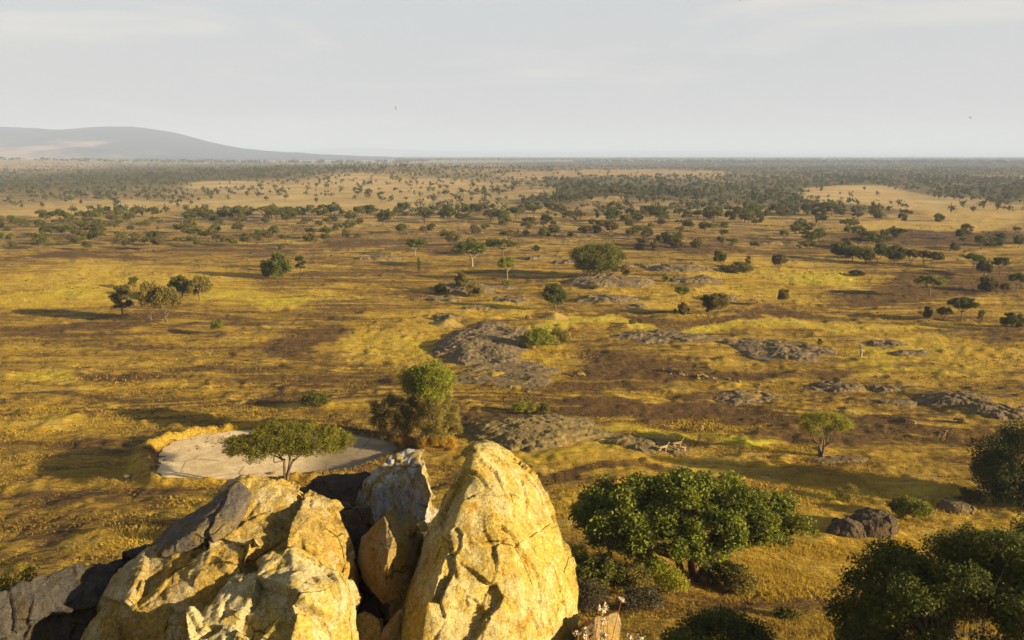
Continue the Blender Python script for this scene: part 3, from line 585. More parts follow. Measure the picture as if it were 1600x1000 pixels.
# ---------------------------------------------------------------- low rock outcrops on the plain
def outcrop(u, v, w, h, hgt, seed, label, mat='outcrop', slope=0, groove=0., irregular=.28):
    """low bare rock, w,h its photo size with centre (u,v)"""
    xa, ya, za, ta = hit1(u, v+h/2); xb, yb, zb, tb = hit1(u, v-h/2+hgt*1.0*F/ta*.8)
    hgt = hgt*.8; rx = w*.5*ta/F*1.14; ry = max((yb-ya)*.5, rx*.22); cx, cy = hit1(u, v)[0], (ya+yb)/2
    n = int(np.clip(w*1.1, 50, 190)); g = np.linspace(-1.15, 1.15, n)
    A, B = np.meshgrid(g, g, indexing='xy')
    X = cx+A*rx+slope*B*rx; Y = cy+B*ry
    s = 1/max(rx, 1)
    th = np.arctan2(B, A); rad = np.hypot(A, B)/(1+irregular*fbm(np.cos(th)*1.7+seed, np.sin(th)*1.7+seed*.7, oct=4, seed=seed)*1.6)
    m = 1-sstep(.55, 1.0, rad)
    wx = fbm(X/3, Y/3, seed=seed+1)
    prof = hgt*(m**.75)*(.75+.5*fbm(X*s*1.6, Y*s*1.6, seed=seed+2))
    rough = .10*fbm(X/1.6, Y/1.6, oct=5, seed=seed+3)+.22*fbm(X/4.5, Y/3.5, oct=2, seed=seed+6); st = (prof+.5*wx)/.42; prof = prof*.35+.65*(.42*(np.floor(st)+sstep(.62, 1., st-np.floor(st)))-.5*wx*0)
    f1, f2, cid = cells(np.stack([X+wx, Y+wx*.6, 0*X], -1).reshape(-1, 3), np.array([.22, .34, 1]), seed)
    f1 = f1.reshape(X.shape); f2 = f2.reshape(X.shape); cid = cid.reshape(X.shape)
    rough += (.18*(cid-.5)*sstep(0, .05, f2-f1)-.12*(1-sstep(0, .045, f2-f1)))
    if groove:
        a = (X*.8+Y*.7+wx*2.2)/1.7; rough += -groove*(1-np.abs(2*(a-np.floor(a))-1))**1.5*sstep(.1, .6, fbm(X/6, Y/6, seed=seed+8)*.5+.5)
    rough *= .6 if mat == 'outcrop2' else .8
    rough += .10*fbm(X/.7, Y/.7, oct=3, seed=seed+17, gain=.7)+.10*(cells(np.stack([X, Y, 0*X], -1).reshape(-1, 3), np.array([1.1, 1.4, 1]), seed+5)[2].reshape(X.shape)-.5)
    body = (prof+.10+rough*min(1., .35+hgt))*sstep(0, .35, m); body = np.maximum(body, (.02+.10*fbm(X/1.2, Y/1.2, seed=seed+15)**2)*sstep(0, .3, m)+.03*(m > .12))
    Z = H(X, Y)-.25+body+.27*sstep(0, .12, m)
    i = np.arange(n-1)[:, None]*n; j = np.arange(n-1)[None]
    Fq = np.stack([i+j, i+j+1, i+n+j+1, i+n+j], -1).reshape(-1, 4)
    keep = (rad.ravel() < 1.06)[Fq].any(1); Fq = Fq[keep]
    V = np.stack([X, Y, Z], -1).reshape(-1, 3); used = np.unique(Fq); remap = np.zeros(len(V), int); remap[used] = np.arange(len(used))
    zc = float(H(cx, cy)); V = V[used]-np.array([cx, cy, zc])
    # thickness: skirt of the rim down into the ground
    Fq = remap[Fq]
    me = mesh_of('rock_outcrop', V, [Fq], [M[mat]], True)
    o = link('rock_outcrop', me, loc=(cx, cy, zc)); tag(o, label, 'rock outcrop'); return o
OUT = [
 (762,534,178,74,1.4,1,'large grey-brown outcrop mid-plain with a green bush at its right end','outcrop',0,.15),
 (785,585,150,46,.30,2,'smooth pale rock sheet sloping down below the large central outcrop','outcrop',0,0),
 (836,672,250,70,1.3,3,'broad ribbed outcrop right of the tall bushes, behind the golden spire','outcrop2',0,.2),
 (1015,694,125,38,.7,4,'low rounded outcrop where gazelles stand','outcrop2',-.3,.2),
 (1036,526,165,26,.5,5,'flat cracked outcrop, first right of the green bush on the plain','outcrop',0,0),
 (1222,545,165,42,.7,6,'wide flat outcrop left of the dead tree, with one small shrub on top','outcrop',-.2,.1),
 (1385,537,56,14,.5,7,'small dark outcrop right of the dead tree','outcrop',0,0),
 (1420,550,54,12,.5,8,'dark sliver of rock just below the small outcrop right of the dead tree','outcrop',0,0),
 (1166,620,112,24,.45,9,'pale grey flat outcrop below the line of rubble','outcrop',0,0),
 (1300,604,88,22,.8,10,'jagged brown outcrop with a small shrub behind it','outcrop',0,.3),
 (1374,605,56,16,.6,11,'small jagged outcrop just right of the brown jagged one','outcrop',0,.3),
 (1500,622,130,34,.9,12,'long grey outcrop sloping down toward the right-hand dark tree','outcrop',-.4,.3),
 (1555,640,90,38,1.0,13,'dark broken outcrop directly behind the tall dark tree','outcrop',0,.3),
 (955,436,140,30,1.8,14,'smooth domed outcrop under the largest round tree','outcrop',0,0),
 (948,466,108,20,1.2,15,'grey dome of rock in golden grass right of the lone dark tree','outcrop',0,0),
 (990,477,44,9,.7,16,'little grey rock hump beside the grey dome','outcrop',0,0),
 (722,450,100,20,1.1,17,'shrub-grown outcrop left of the lone dark tree','outcrop',0,0),
 (694,466,52,12,.9,18,'dark knob of rock at the left foot of the shrub-grown outcrop','outcrop',0,0),
 (796,466,60,12,.6,19,'low broken ledge between the shrub-grown outcrop and the lone dark tree','outcrop',0,0),
 (703,493,52,12,.8,20,'brown hump of rock above the yellow mound','outcrop',0,0),
 (750,480,56,9,.6,21,'thin dark rock ledge in bright grass above the central outcrop','outcrop',0,0),
 (790,449,56,7,.5,22,'dark ledge under the small pale-trunked tree','outcrop',0,0),
 (592,402,64,9,.9,23,'long dark rock hump far out on the left plain','outcrop',0,0),
 (1062,418,90,16,1.5,24,'stepped outcrop behind the largest round tree, upper of its pair','outcrop',0,.2),
 (1078,436,96,14,1.2,25,'lower ledge of grey rock beneath the stepped outcrop','outcrop',0,.2),
 (990,414,80,12,1.5,26,'dark rock ridge right beside the largest round tree','outcrop',0,0),
 (880,408,40,10,1.6,27,'dark grey boulder dome just left of the largest round tree','outcrop',0,0),
 (1128,463,56,16,1.6,28,'pale domed rock behind the pair of olive trees','outcrop',0,0),
 (1190,379,40,7,1.5,29,'pale rock far out on the plain right of centre','outcrop',0,0),
 (830,402,60,8,1.2,30,'thin brown rock ledge behind the small pale-trunked tree','outcrop',0,0),
 (1400,628,60,14,.3,31,'faint flat rock patch left of the long grey outcrop','outcrop',0,0),
 (1310,716,90,14,.35,32,'low grey stones at the foot of the vase-shaped tree','outcrop',0,0),
]
for o in OUT: outcrop(o[0], o[1], o[2], o[3], o[4], 200+o[5], o[6], o[7], o[8], o[9])

# termite mounds
def mound(u, v, w, h, seed, label):
    x, y, z, t = hit1(u, v); W = w*t/F; Hh = h*t/F
    n = 36; a = np.linspace(0, 2*np.pi, n, endpoint=False); r = np.linspace(0, 1, 12)
    R_ = r[:, None]*W*.5*(1+.15*fbm(np.cos(a)*2, np.sin(a)*2, seed=seed))[None]
    X = x+R_*np.cos(a); Y = y+R_*np.sin(a)*.8; Z = H(X, Y)-.1+Hh*((1-r[:, None])**1.4)*(1+.15*fbm(X*2, Y*2, seed=seed))
    i = np.arange(11)[:, None]*n; j = np.arange(n)[None]; k = (j+1) % n
    Fq = np.stack([i+j, i+n+j, i+n+k, i+k], -1).reshape(-1, 4)
    V = np.stack([X, Y, Z], -1).reshape(-1, 3)-np.array([x, y, z])
    o = link('termite_mound', mesh_of('termite_mound', V, [Fq], [M['mound']], True), loc=(x, y, z)); tag(o, label, 'mound')
m, nt, bs = new_mat('mound_earth'); nn = noise(nt, coords(nt), 2, 5); nt.links.new(ramp(nt, nn, [(.35, (.24, .15, .035)), (.65, (.36, .25, .05))]), bs.inputs['Base Color']); bump(nt, bs, nn, .6, .2); M['mound'] = m
mound(697, 507, 60, 9, 1, 'yellow earth mound above the left end of the central outcrop')
mound(868, 497, 56, 10, 2, 'yellow earth mound in front of the lone dark tree')

# loose stones
stone_protos = []
for k in range(5):
    r = np.random.default_rng(300+k); pts = r.normal(size=(14, 3)); pts /= np.linalg.norm(pts, axis=1)[:, None]; pts *= np.array([.5, .42, .34])*r.uniform(.8, 1.1, (14, 1))
    bm = bmesh.new(); hull_bm(bm, [Vector(p) for p in pts]); bmesh.ops.bevel(bm, geom=bm.edges[:], offset=.04, segments=1, affect='EDGES'); bmesh.ops.triangulate(bm, faces=bm.faces[:])
    bmesh.ops.subdivide_edges(bm, edges=bm.edges[:], cuts=1, smooth=.2)
    for vtx in bm.verts: vtx.co += vtx.normal*.05*(random.random()-.5)
    me = bpy.data.meshes.new('stone'); bm.to_mesh(me); bm.free(); me.materials.append(M['rubble']); stone_protos.append(me)
def stones(uv, size, label, group, seed, single=None):
    r = np.random.default_rng(seed); x, y, z, t = hit([p[0] for p in uv], [p[1] for p in uv])
    for i in range(len(uv)):
        s = size*r.uniform(.5, 1.5); o = link('stone', stone_protos[r.integers(5)], loc=(x[i], y[i], z[i]+.1*s))
        o.scale = (s*r.uniform(.8, 1.4), s, s*r.uniform(.7, 1.)); o.rotation_euler = (r.uniform(-.3, .3), r.uniform(-.3, .3), r.uniform(0, 6.28)); tag(o, label, 'stone', group)
r = np.random.default_rng(9)
t_ = r.random(70)
stones([(236+t*120+r.normal()*3, 730-44*t+r.normal()*4-5*math.sin(t*3)) for t in t_], .38, 'pale stone on the grassy left bank of the clay pan', 'stones on the left bank of the clay pan', 1)
t_ = r.random(30)
stones([(545+t*58+r.normal()*3, 666+t*24+r.normal()*3) for t in t_], .4, 'grey stone along the shaded right edge of the clay pan', 'stones on the right edge of the clay pan', 2)
t_ = r.random(46)
stones([(1030+t*175, 580+t*25+r.normal()*2.5) for t in t_], .75, 'tan stone in the line of rubble above the pale flat outcrop', 'stones in the line of rubble', 3)
t_ = r.random(18)
stones([(768+t*66, 604+t*6+r.normal()*1.5) for t in t_], .6, 'tan stone in the short row under the smooth rock sheet', 'stones below the smooth rock sheet', 4)
stones([(200,746)], .9, 'lone pale stone at the tip of the acacia shadow', None, 5)
stones([(425,742)], 1.0, 'squat pale stone on the clay beside the acacia trunk', None, 6)
stones([(905,586)], 2.0, 'lone dark stump-like rock on the brown plain right of the smooth rock sheet', None, 7)
# ---------------------------------------------------------------- trees
def tree_geo(seed, R, trunk_h, r0, nclump, nleaf, leaf, crad, cz=None, flat=.6, nprim=6, stems=1, lowfrac=.25, up=.5, asp=.55, lean=0, twigs=True, spread=.35, lumpy=1., sides=6, droop=0.):
    """R = (rx, ry, rz) half sizes of the crown, cz its centre height. Returns trunk and crown geometry round the base."""
    r = np.random.default_rng(seed); rx, ry, rz = R; cz = trunk_h+rz*.8 if cz is None else cz
    # clump centres fill a lumpy dome
    K = []
    while len(K) < nclump:
        d = r.normal(size=3); d /= np.linalg.norm(d)
        if d[2] < -lowfrac: continue
        k = r.uniform(.45, .97)**.6
        lump = 1+lumpy*(.22*math.sin(3*math.atan2(d[1], d[0])+seed)+.14*math.sin(5*math.atan2(d[1], d[0])+seed*2.1)+.10*math.sin(7*d[2]+seed))
        K.append((d[0]*rx*k*min(lump, 1.05), d[1]*ry*k*min(lump, 1.05), cz+d[2]*rz*k*(1+.12*math.sin(4*d[0]*3+seed))))
    K = np.array(K); K[:, 0] += lean*(K[:, 2]-trunk_h)/max(rz, .1)*.3
    # limbs
    paths = []; tops = []
    for s in range(stems):
        a = 2*np.pi*s/stems+seed; off = .0 if stems == 1 else spread
        b0 = np.array([math.cos(a)*off*r0*1.3, math.sin(a)*off*r0*1.3, -.25]); tp = np.array([math.cos(a)*off*trunk_h*.6+r.normal()*.06*trunk_h+lean*.2, math.sin(a)*off*trunk_h*.6+r.normal()*.06*trunk_h, trunk_h])
        t = np.linspace(0, 1, 6)[:, None]; pts = b0+(tp-b0)*t+np.sin(t*np.pi)*r.normal(size=3)*.05*trunk_h
        rr = r0*(1 if stems == 1 else .62); paths.append((pts, rr*np.array([1.45, 1.1, .95, .88, .8, .76]))); tops.append((tp, rr*.72))
    prim = []
    for i in range(nprim):
        a = 2*np.pi*(i+r.uniform(-.3, .3))/nprim; k = r.uniform(.38, .6)
        e = np.array([math.cos(a)*rx*k, math.sin(a)*ry*k, cz-rz*.15+rz*r.uniform(-.25, .25)])
        tp, tr = min(tops, key=lambda q: np.linalg.norm(q[0][:2]-e[:2]*.3)+r.uniform(0, .2))
        t = np.linspace(0, 1, 6)[:, None]; sag = np.array([0, 0, 1.])*(e[2]-tp[2])*.18
        pts = tp+(e-tp)*t+np.sin(t*np.pi)*(r.normal(size=3)*.09*np.linalg.norm(e-tp)-sag); pts[0] -= (0, 0, trunk_h*.08)
        paths.append((pts, tr*np.linspace(.78, .30, 6))); prim.append((pts, tr*np.linspace(.8, .32, 6)))
    if twigs:
        for c in K:
            best = min(((pp[j], rr[j]) for pp, rr in prim for j in (2, 3, 4, 5)), key=lambda q: np.linalg.norm(q[0]-c)+.3*abs(q[0][2]-c[2]))
            s, sr = best; t = np.linspace(0, 1, 4)[:, None]; L_ = np.linalg.norm(c-s)
            pts = s+(c-s)*t+np.sin(t*np.pi)*r.normal(size=3)*.08*L_; paths.append((pts, sr*np.array([.55, .4, .25, .1])))
    TV, TF = tubes(paths, sides)
    # leaves
    per = max(1, int(nleaf/len(K))); C = []
    for c in K:
        w = crad*r.uniform(.6, 1.35); m = int(per*(w/crad)**2)+1
        d = r.normal(size=(m, 3)); d /= np.linalg.norm(d, axis=1)[:, None]
        k = r.random(m)[:, None]**.45
        p = d*k*w*np.array([1, 1, flat]); p[:, 2] -= droop*np.hypot(p[:, 0], p[:, 1])
        p += .12*w*np.sin(p[:, [1, 2, 0]]*7/w)
        C.append(c+p)
    C = np.concatenate(C)
    LV, LF = leaves(C, leaf, r, up, asp)
    return (TV, TF), (LV, LF)
def put_tree(name, geo, loc, lm, bm_, label, cat='tree', group=None, rot=0, scale=1., single=False):
    (TV, TF), (LV, LF) = geo
    e = empty(name, loc); tag(e, label, cat, group); e.rotation_euler[2] = rot; e.scale = (scale,)*3 if not isinstance(scale, tuple) else scale
    link('trunk', mesh_of('trunk', TV, TF, [M[bm_]], True), e); link('crown', mesh_of('crown', LV, [LF], [M[lm]]), e)
    return e
def hero(name, u, v, cw, vt, vb, lm, bm_, label, seed, cat='tree', depth=.75, hmul=1., du=0, **kw):
    """tree standing at photo pixel (u,v) whose crown is cw px wide between rows vt and vb"""
    x, y, z, t = hit1(u, v); s = t/F
    rx = cw*s/2; ry = rx*depth
    dep = math.atan2(CZ-z, math.hypot(x, y))
    hv = (vb-vt)*s; rz = max((hv-2*ry*math.sin(dep)*.85)/2/math.cos(dep), rx*.16)*hmul
    cz = ((v-(vt+vb)/2)*s)/math.cos(dep)
    kw.setdefault('trunk_h', max(cz-rz*.75, .25*cz)); kw.setdefault('r0', .035*(cz+rz))
    g = tree_geo(seed, (rx*.93, ry*.93, rz*.93), cz=cz, **kw)
    (TV, TF), (LV, LF) = g
    if du: 
        for V in (LV,): V[:, 0] += du*s
        TV[:, 0] += du*s*np.clip(TV[:, 2]/cz, 0, 1)
    e = put_tree(name, ((TV, TF), (LV, LF)), (x, y, z-.05), lm, bm_, label, cat); return e
hero('fig_tree', 1082, 905, 394, 716, 908, 'fig', 'redbark', 'broad spreading tree with dense dark green crown on golden grass right of the spire', 1, depth=.50, du=-20, lumpy=.4, nclump=300, nleaf=60000, leaf=.23, crad=.78, flat=.85, nprim=9, stems=3, r0=.5, lowfrac=.62, asp=.6, up=.7, spread=.7, trunk_h=1.9)
hero('umbrella_acacia', 447, 750, 196, 651, 726, 'acacia', 'bark', 'flat-topped umbrella acacia standing on the edge of the clay pan', 2, depth=.85, du=10, nclump=170, nleaf=85000, leaf=.16, crad=.95, flat=.32, nprim=7, stems=3, r0=.24, lowfrac=.35, up=1.6, asp=.4, spread=.3, trunk_h=2.4)
hero('acacia_tree', 1283, 712, 84, 634, 690, 'acacia', 'bark', 'vase-shaped tree with a thin olive crown alone on the brown plain at right', 3, depth=.9, nclump=80, nleaf=15000, leaf=.15, crad=.7, flat=.6, nprim=9, stems=4, r0=.24, lowfrac=.6, asp=.4, spread=.5, trunk_h=1.5)
hero('dark_tree', 1590, 788, 160, 648, 812, 'darkleaf', 'bark', 'tall dense dark tree cut by the right edge of the picture', 4, depth=.8, nclump=150, nleaf=42000, leaf=.2, crad=1.0, flat=.85, nprim=8, r0=.4, lowfrac=1.)
hero('green_tree', 672, 692, 90, 562, 632, 'lime', 'bark', 'light green leafy tree rising behind the olive bushes at the clay pan', 5, depth=.8, nclump=90, nleaf=20000, leaf=.2, crad=.85, flat=.8, nprim=6, r0=.2, lowfrac=.8)
hero('bush', 620, 694, 94, 606, 696, 'olive', 'bark', 'dull olive bush on the left under the light green tree', 6, cat='bush', depth=.8, nclump=110, nleaf=26000, leaf=.14, crad=.6, flat=.8, nprim=6, stems=3, r0=.12, lowfrac=.9)
hero('bush', 684, 697, 90, 608, 698, 'olive', 'bark', 'dull olive bush right in front of the light green tree, beside the ribbed outcrop', 7, cat='bush', depth=.8, nclump=110, nleaf=26000, leaf=.14, crad=.6, flat=.8, nprim=6, stems=3, r0=.12, lowfrac=.9)
hero('bush', 840, 546, 56, 510, 546, 'lime', 'bark', 'bright green bush on the right end of the central outcrop, left of two', 8, cat='bush', depth=.8, nclump=50, nleaf=7000, leaf=.24, crad=.8, flat=.8, nprim=5, stems=3, r0=.12, lowfrac=.8)
hero('bush', 870, 540, 44, 511, 540, 'olive', 'bark', 'olive bush on the right end of the central outcrop, right of two', 9, cat='bush', depth=.8, nclump=40, nleaf=5500, leaf=.22, crad=.8, flat=.8, nprim=5, stems=3, r0=.12, lowfrac=.8)
hero('bush', 822, 646, 48, 624, 646, 'yellow', 'bark', 'bright yellow bush growing at the top of the ribbed outcrop', 10, cat='bush', depth=.7, nclump=30, nleaf=3500, leaf=.18, crad=.5, flat=.7, nprim=5, stems=3, r0=.06, lowfrac=.8)
hero('bush', 848, 646, 26, 628, 648, 'olive', 'bark', 'small green bush touching the bright yellow bush', 12, cat='bush', depth=.7, nclump=16, nleaf=1600, leaf=.18, crad=.5, flat=.7, nprim=4, stems=3, r0=.06, lowfrac=.8)
hero('bush', 492, 636, 46, 612, 636, 'bushleaf', 'bark', 'low dark green bush behind the umbrella acacia', 11, cat='bush', depth=.8, nclump=24, nleaf=3500, leaf=.2, crad=.7, flat=.7, nprim=4, stems=3, r0=.08, lowfrac=.8)
# near bushes round the fig tree
NB = [(935,925,92,858,925,'bushleaf','dark green shrub between the golden spire and the broad tree',.16,9000),
 (893,915,50,842,915,'lime','yellow-green shrub close against the right side of the golden spire',.12,5000),
 (985,928,70,878,930,'olive','olive shrub left of the trunk of the broad tree',.13,7000),
 (1024,902,56,870,905,'lime','light green shrub touching the trunk of the broad tree',.14,5000),
 (1120,912,84,872,915,'bushleaf','green shrub on the right of the trunk of the broad tree',.16,7000),
 (1160,925,60,893,926,'olive','thin yellowish shrub farthest right under the broad tree',.13,4000),
 (915,955,60,900,955,'greyleaf','dry brown shrub behind the rock with one bright edge',.10,6000),
 (1000,955,76,915,958,'greyleaf','dry brown brush below the olive shrub',.10,7000),
 (1050,925,54,888,926,'yellow','upright yellow-leaved shrub below the trunk of the broad tree',.10,4000),
 (1325,783,38,757,784,'olive','small olive shrub behind the two rounded dark boulders',.12,3500),
 (1428,812,60,772,812,'lime','light green bush touching the right side of the rounded dark boulders',.15,6000),
 (1405,805,36,776,806,'bushleaf','dark green bush between the rounded dark boulders and the light green bush',.15,3500),
 (1228,965,30,948,968,'bushleaf','small dark shrub alone in golden grass near the bottom edge',.13,1500),
 (1515,790,50,760,792,'bushleaf','dark low shrub at the left foot of the tall dark tree',.15,3500)]
for i, (u, v, w, vt, vb, mt, lb, ls, nl) in enumerate(NB):
    hero('shrub', u, v, w, vt, vb, mt, 'bark', lb, 40+i, cat='shrub', depth=.8, nclump=max(14, nl//150), nleaf=nl, leaf=ls, crad=.42, flat=.85, nprim=5, stems=3, r0=.06, lowfrac=.9)
# bush along the bottom edge and the big one in the right corner (their feet are below the picture)
def hero_at(name, x, y, crown_uv, Yc, cw, ch, lm, bm_, label, seed, cat, depth=.8, **kw):
    z = float(H(x, y)); c = P(crown_uv[0], crown_uv[1], Yc); t = Yc/CP; rx = cw*t/F/2; rz = ch*t/F/2
    g = tree_geo(seed, (rx, rx*depth, rz), cz=c[2]-z, **kw); (TV, TF), (LV, LF) = g
    TV = TV.copy(); k = np.clip(TV[:, 2]/(c[2]-z), 0, 1); TV[:, 0] += (c[0]-x)*k; TV[:, 1] += (c[1]-y)*k; LV[:, 0] += c[0]-x; LV[:, 1] += c[1]-y
    return put_tree(name, ((TV, TF), (LV, LF)), (x, y, z-.1), lm, bm_, label, cat)
hero_at('bush', 9.5, 33.5, (1130, 1000), 33.5, 175, 70, 'darkleaf', 'bark', 'dark green bush along the bottom edge under the broad tree', 60, 'bush', nclump=70, nleaf=16000, leaf=.14, crad=.6, flat=.8, trunk_h=.6, r0=.1, stems=3, nprim=6, lowfrac=.8)
kw = dict(nclump=620, nleaf=190000, leaf=.135, crad=.62, flat=.75, trunk_h=1.8, r0=.22, stems=4, nprim=14, lowfrac=.3, asp=.5, spread=.8)
hero_at('large_bush', 17.5, 27., (1580, 1010), 28., 610, 420, 'darkleaf', 'greybark', 'large dark bush with bare pale twigs filling the bottom right corner', 61, 'bush', depth=.75, **kw)
# dry grass-like brush at the feet of the olive bushes
for i, (u, v, w, h) in enumerate(((630,700,40,22),(672,706,44,26),(700,700,30,18))):
    hero('dry_shrub', u, v, w, v-h, v, 'drygold', 'bark', ['orange dry shrub at the left foot of the olive bushes','orange dry shrub in the middle below the olive bushes','orange dry shrub at the right, against the ribbed outcrop'][i], 70+i, cat='shrub', depth=.6, nclump=24, nleaf=4500, leaf=.22, crad=.5, flat=.8, nprim=4, stems=3, r0=.05, lowfrac=.8, asp=.15)

# ---------------------------------------------------------------- trees of the plain: shared shapes, one object each
def proto(seed, kind, lod):
    if kind == 'round': a = dict(R=(2.5, 2.3, 1.7), trunk_h=1.5, cz=2.7, lowfrac=.75, nprim=5, r0=.16)
    elif kind == 'flat': a = dict(R=(3.3, 3.1, 1.3), trunk_h=2.0, cz=3.5, lowfrac=.45, nprim=6, r0=.18)
    elif kind == 'vase': a = dict(R=(2.4, 2.2, 1.5), trunk_h=1.0, cz=3.0, lowfrac=.6, nprim=7, r0=.14, stems=3, spread=.5)
    elif kind == 'bushy': a = dict(R=(2.6, 2.3, 1.45), trunk_h=.5, cz=1.5, lowfrac=.9, nprim=5, r0=.12, stems=3)
    elif kind == 'slim': a = dict(R=(1.1, 1.1, 1.7), trunk_h=1.0, cz=2.4, lowfrac=.9, nprim=4, r0=.09)
    n = {1: (46, 6500, .26, .75), 2: (26, 1500, .42, .85), 3: (14, 420, .7, .9)}[lod]
    if kind == 'slim': n = (n[0]//2, n[1]//2, n[2]*.8, n[3]*.6)
    return tree_geo(seed, nclump=n[0], nleaf=n[1], leaf=n[2], crad=n[3], flat=.62 if kind != 'flat' else .5, twigs=(lod < 3), sides=5 if lod < 3 else 4, **a)
SIZE = {'round': (5.6, 4.6), 'flat': (7.6, 4.9), 'vase': (5.4, 4.7), 'bushy': (5.8, 3.1), 'slim': (2.6, 4.2)}
PROTO = {}
def get_proto(kind, lod, i, lm, bk='bark'):
    k = (kind, lod, i, lm, bk)
    if k not in PROTO:
        (TV, TF), (LV, LF) = proto(500+i*7+lod*31+len(kind), kind, lod)
        PROTO[k] = (mesh_of('trunk', TV, TF, [M[bk]], True), mesh_of('crown', LV, [LF], [M[lm]]))
    return PROTO[k]
NAME = {'round': 'savanna_tree', 'flat': 'flat_topped_tree', 'vase': 'acacia_tree', 'bushy': 'bush', 'slim': 'slender_tree'}
CAT = {'round': 'tree', 'flat': 'tree', 'vase': 'tree', 'bushy': 'bush', 'slim': 'tree'}
PLACED = []
def plain_tree(u, v, w, h, kind, lm, label, group=None, bk='bark', lod=None, rr=None, xyz=None):
    x, y, z, t = xyz if xyz is not None else hit1(u, v)
    lod = lod or (1 if t < 300 else 2 if t < 480 else 3)
    r = rr or np.random.default_rng(int(u*31+v*7) & 0xffff)
    tr, cr = get_proto(kind, lod, int(r.integers(3)), lm, bk)
    e = empty(NAME[kind], (x, y, z-.05)); sw = w*t/F/SIZE[kind][0]; sh = h*t/F/SIZE[kind][1]/.97
    e.scale = (sw, sw, sh); e.rotation_euler[2] = r.uniform(0, 6.28); tag(e, label, CAT[kind], group)
    link('trunk', tr, e); link('crown', cr, e); PLACED.append((u, v)); return e
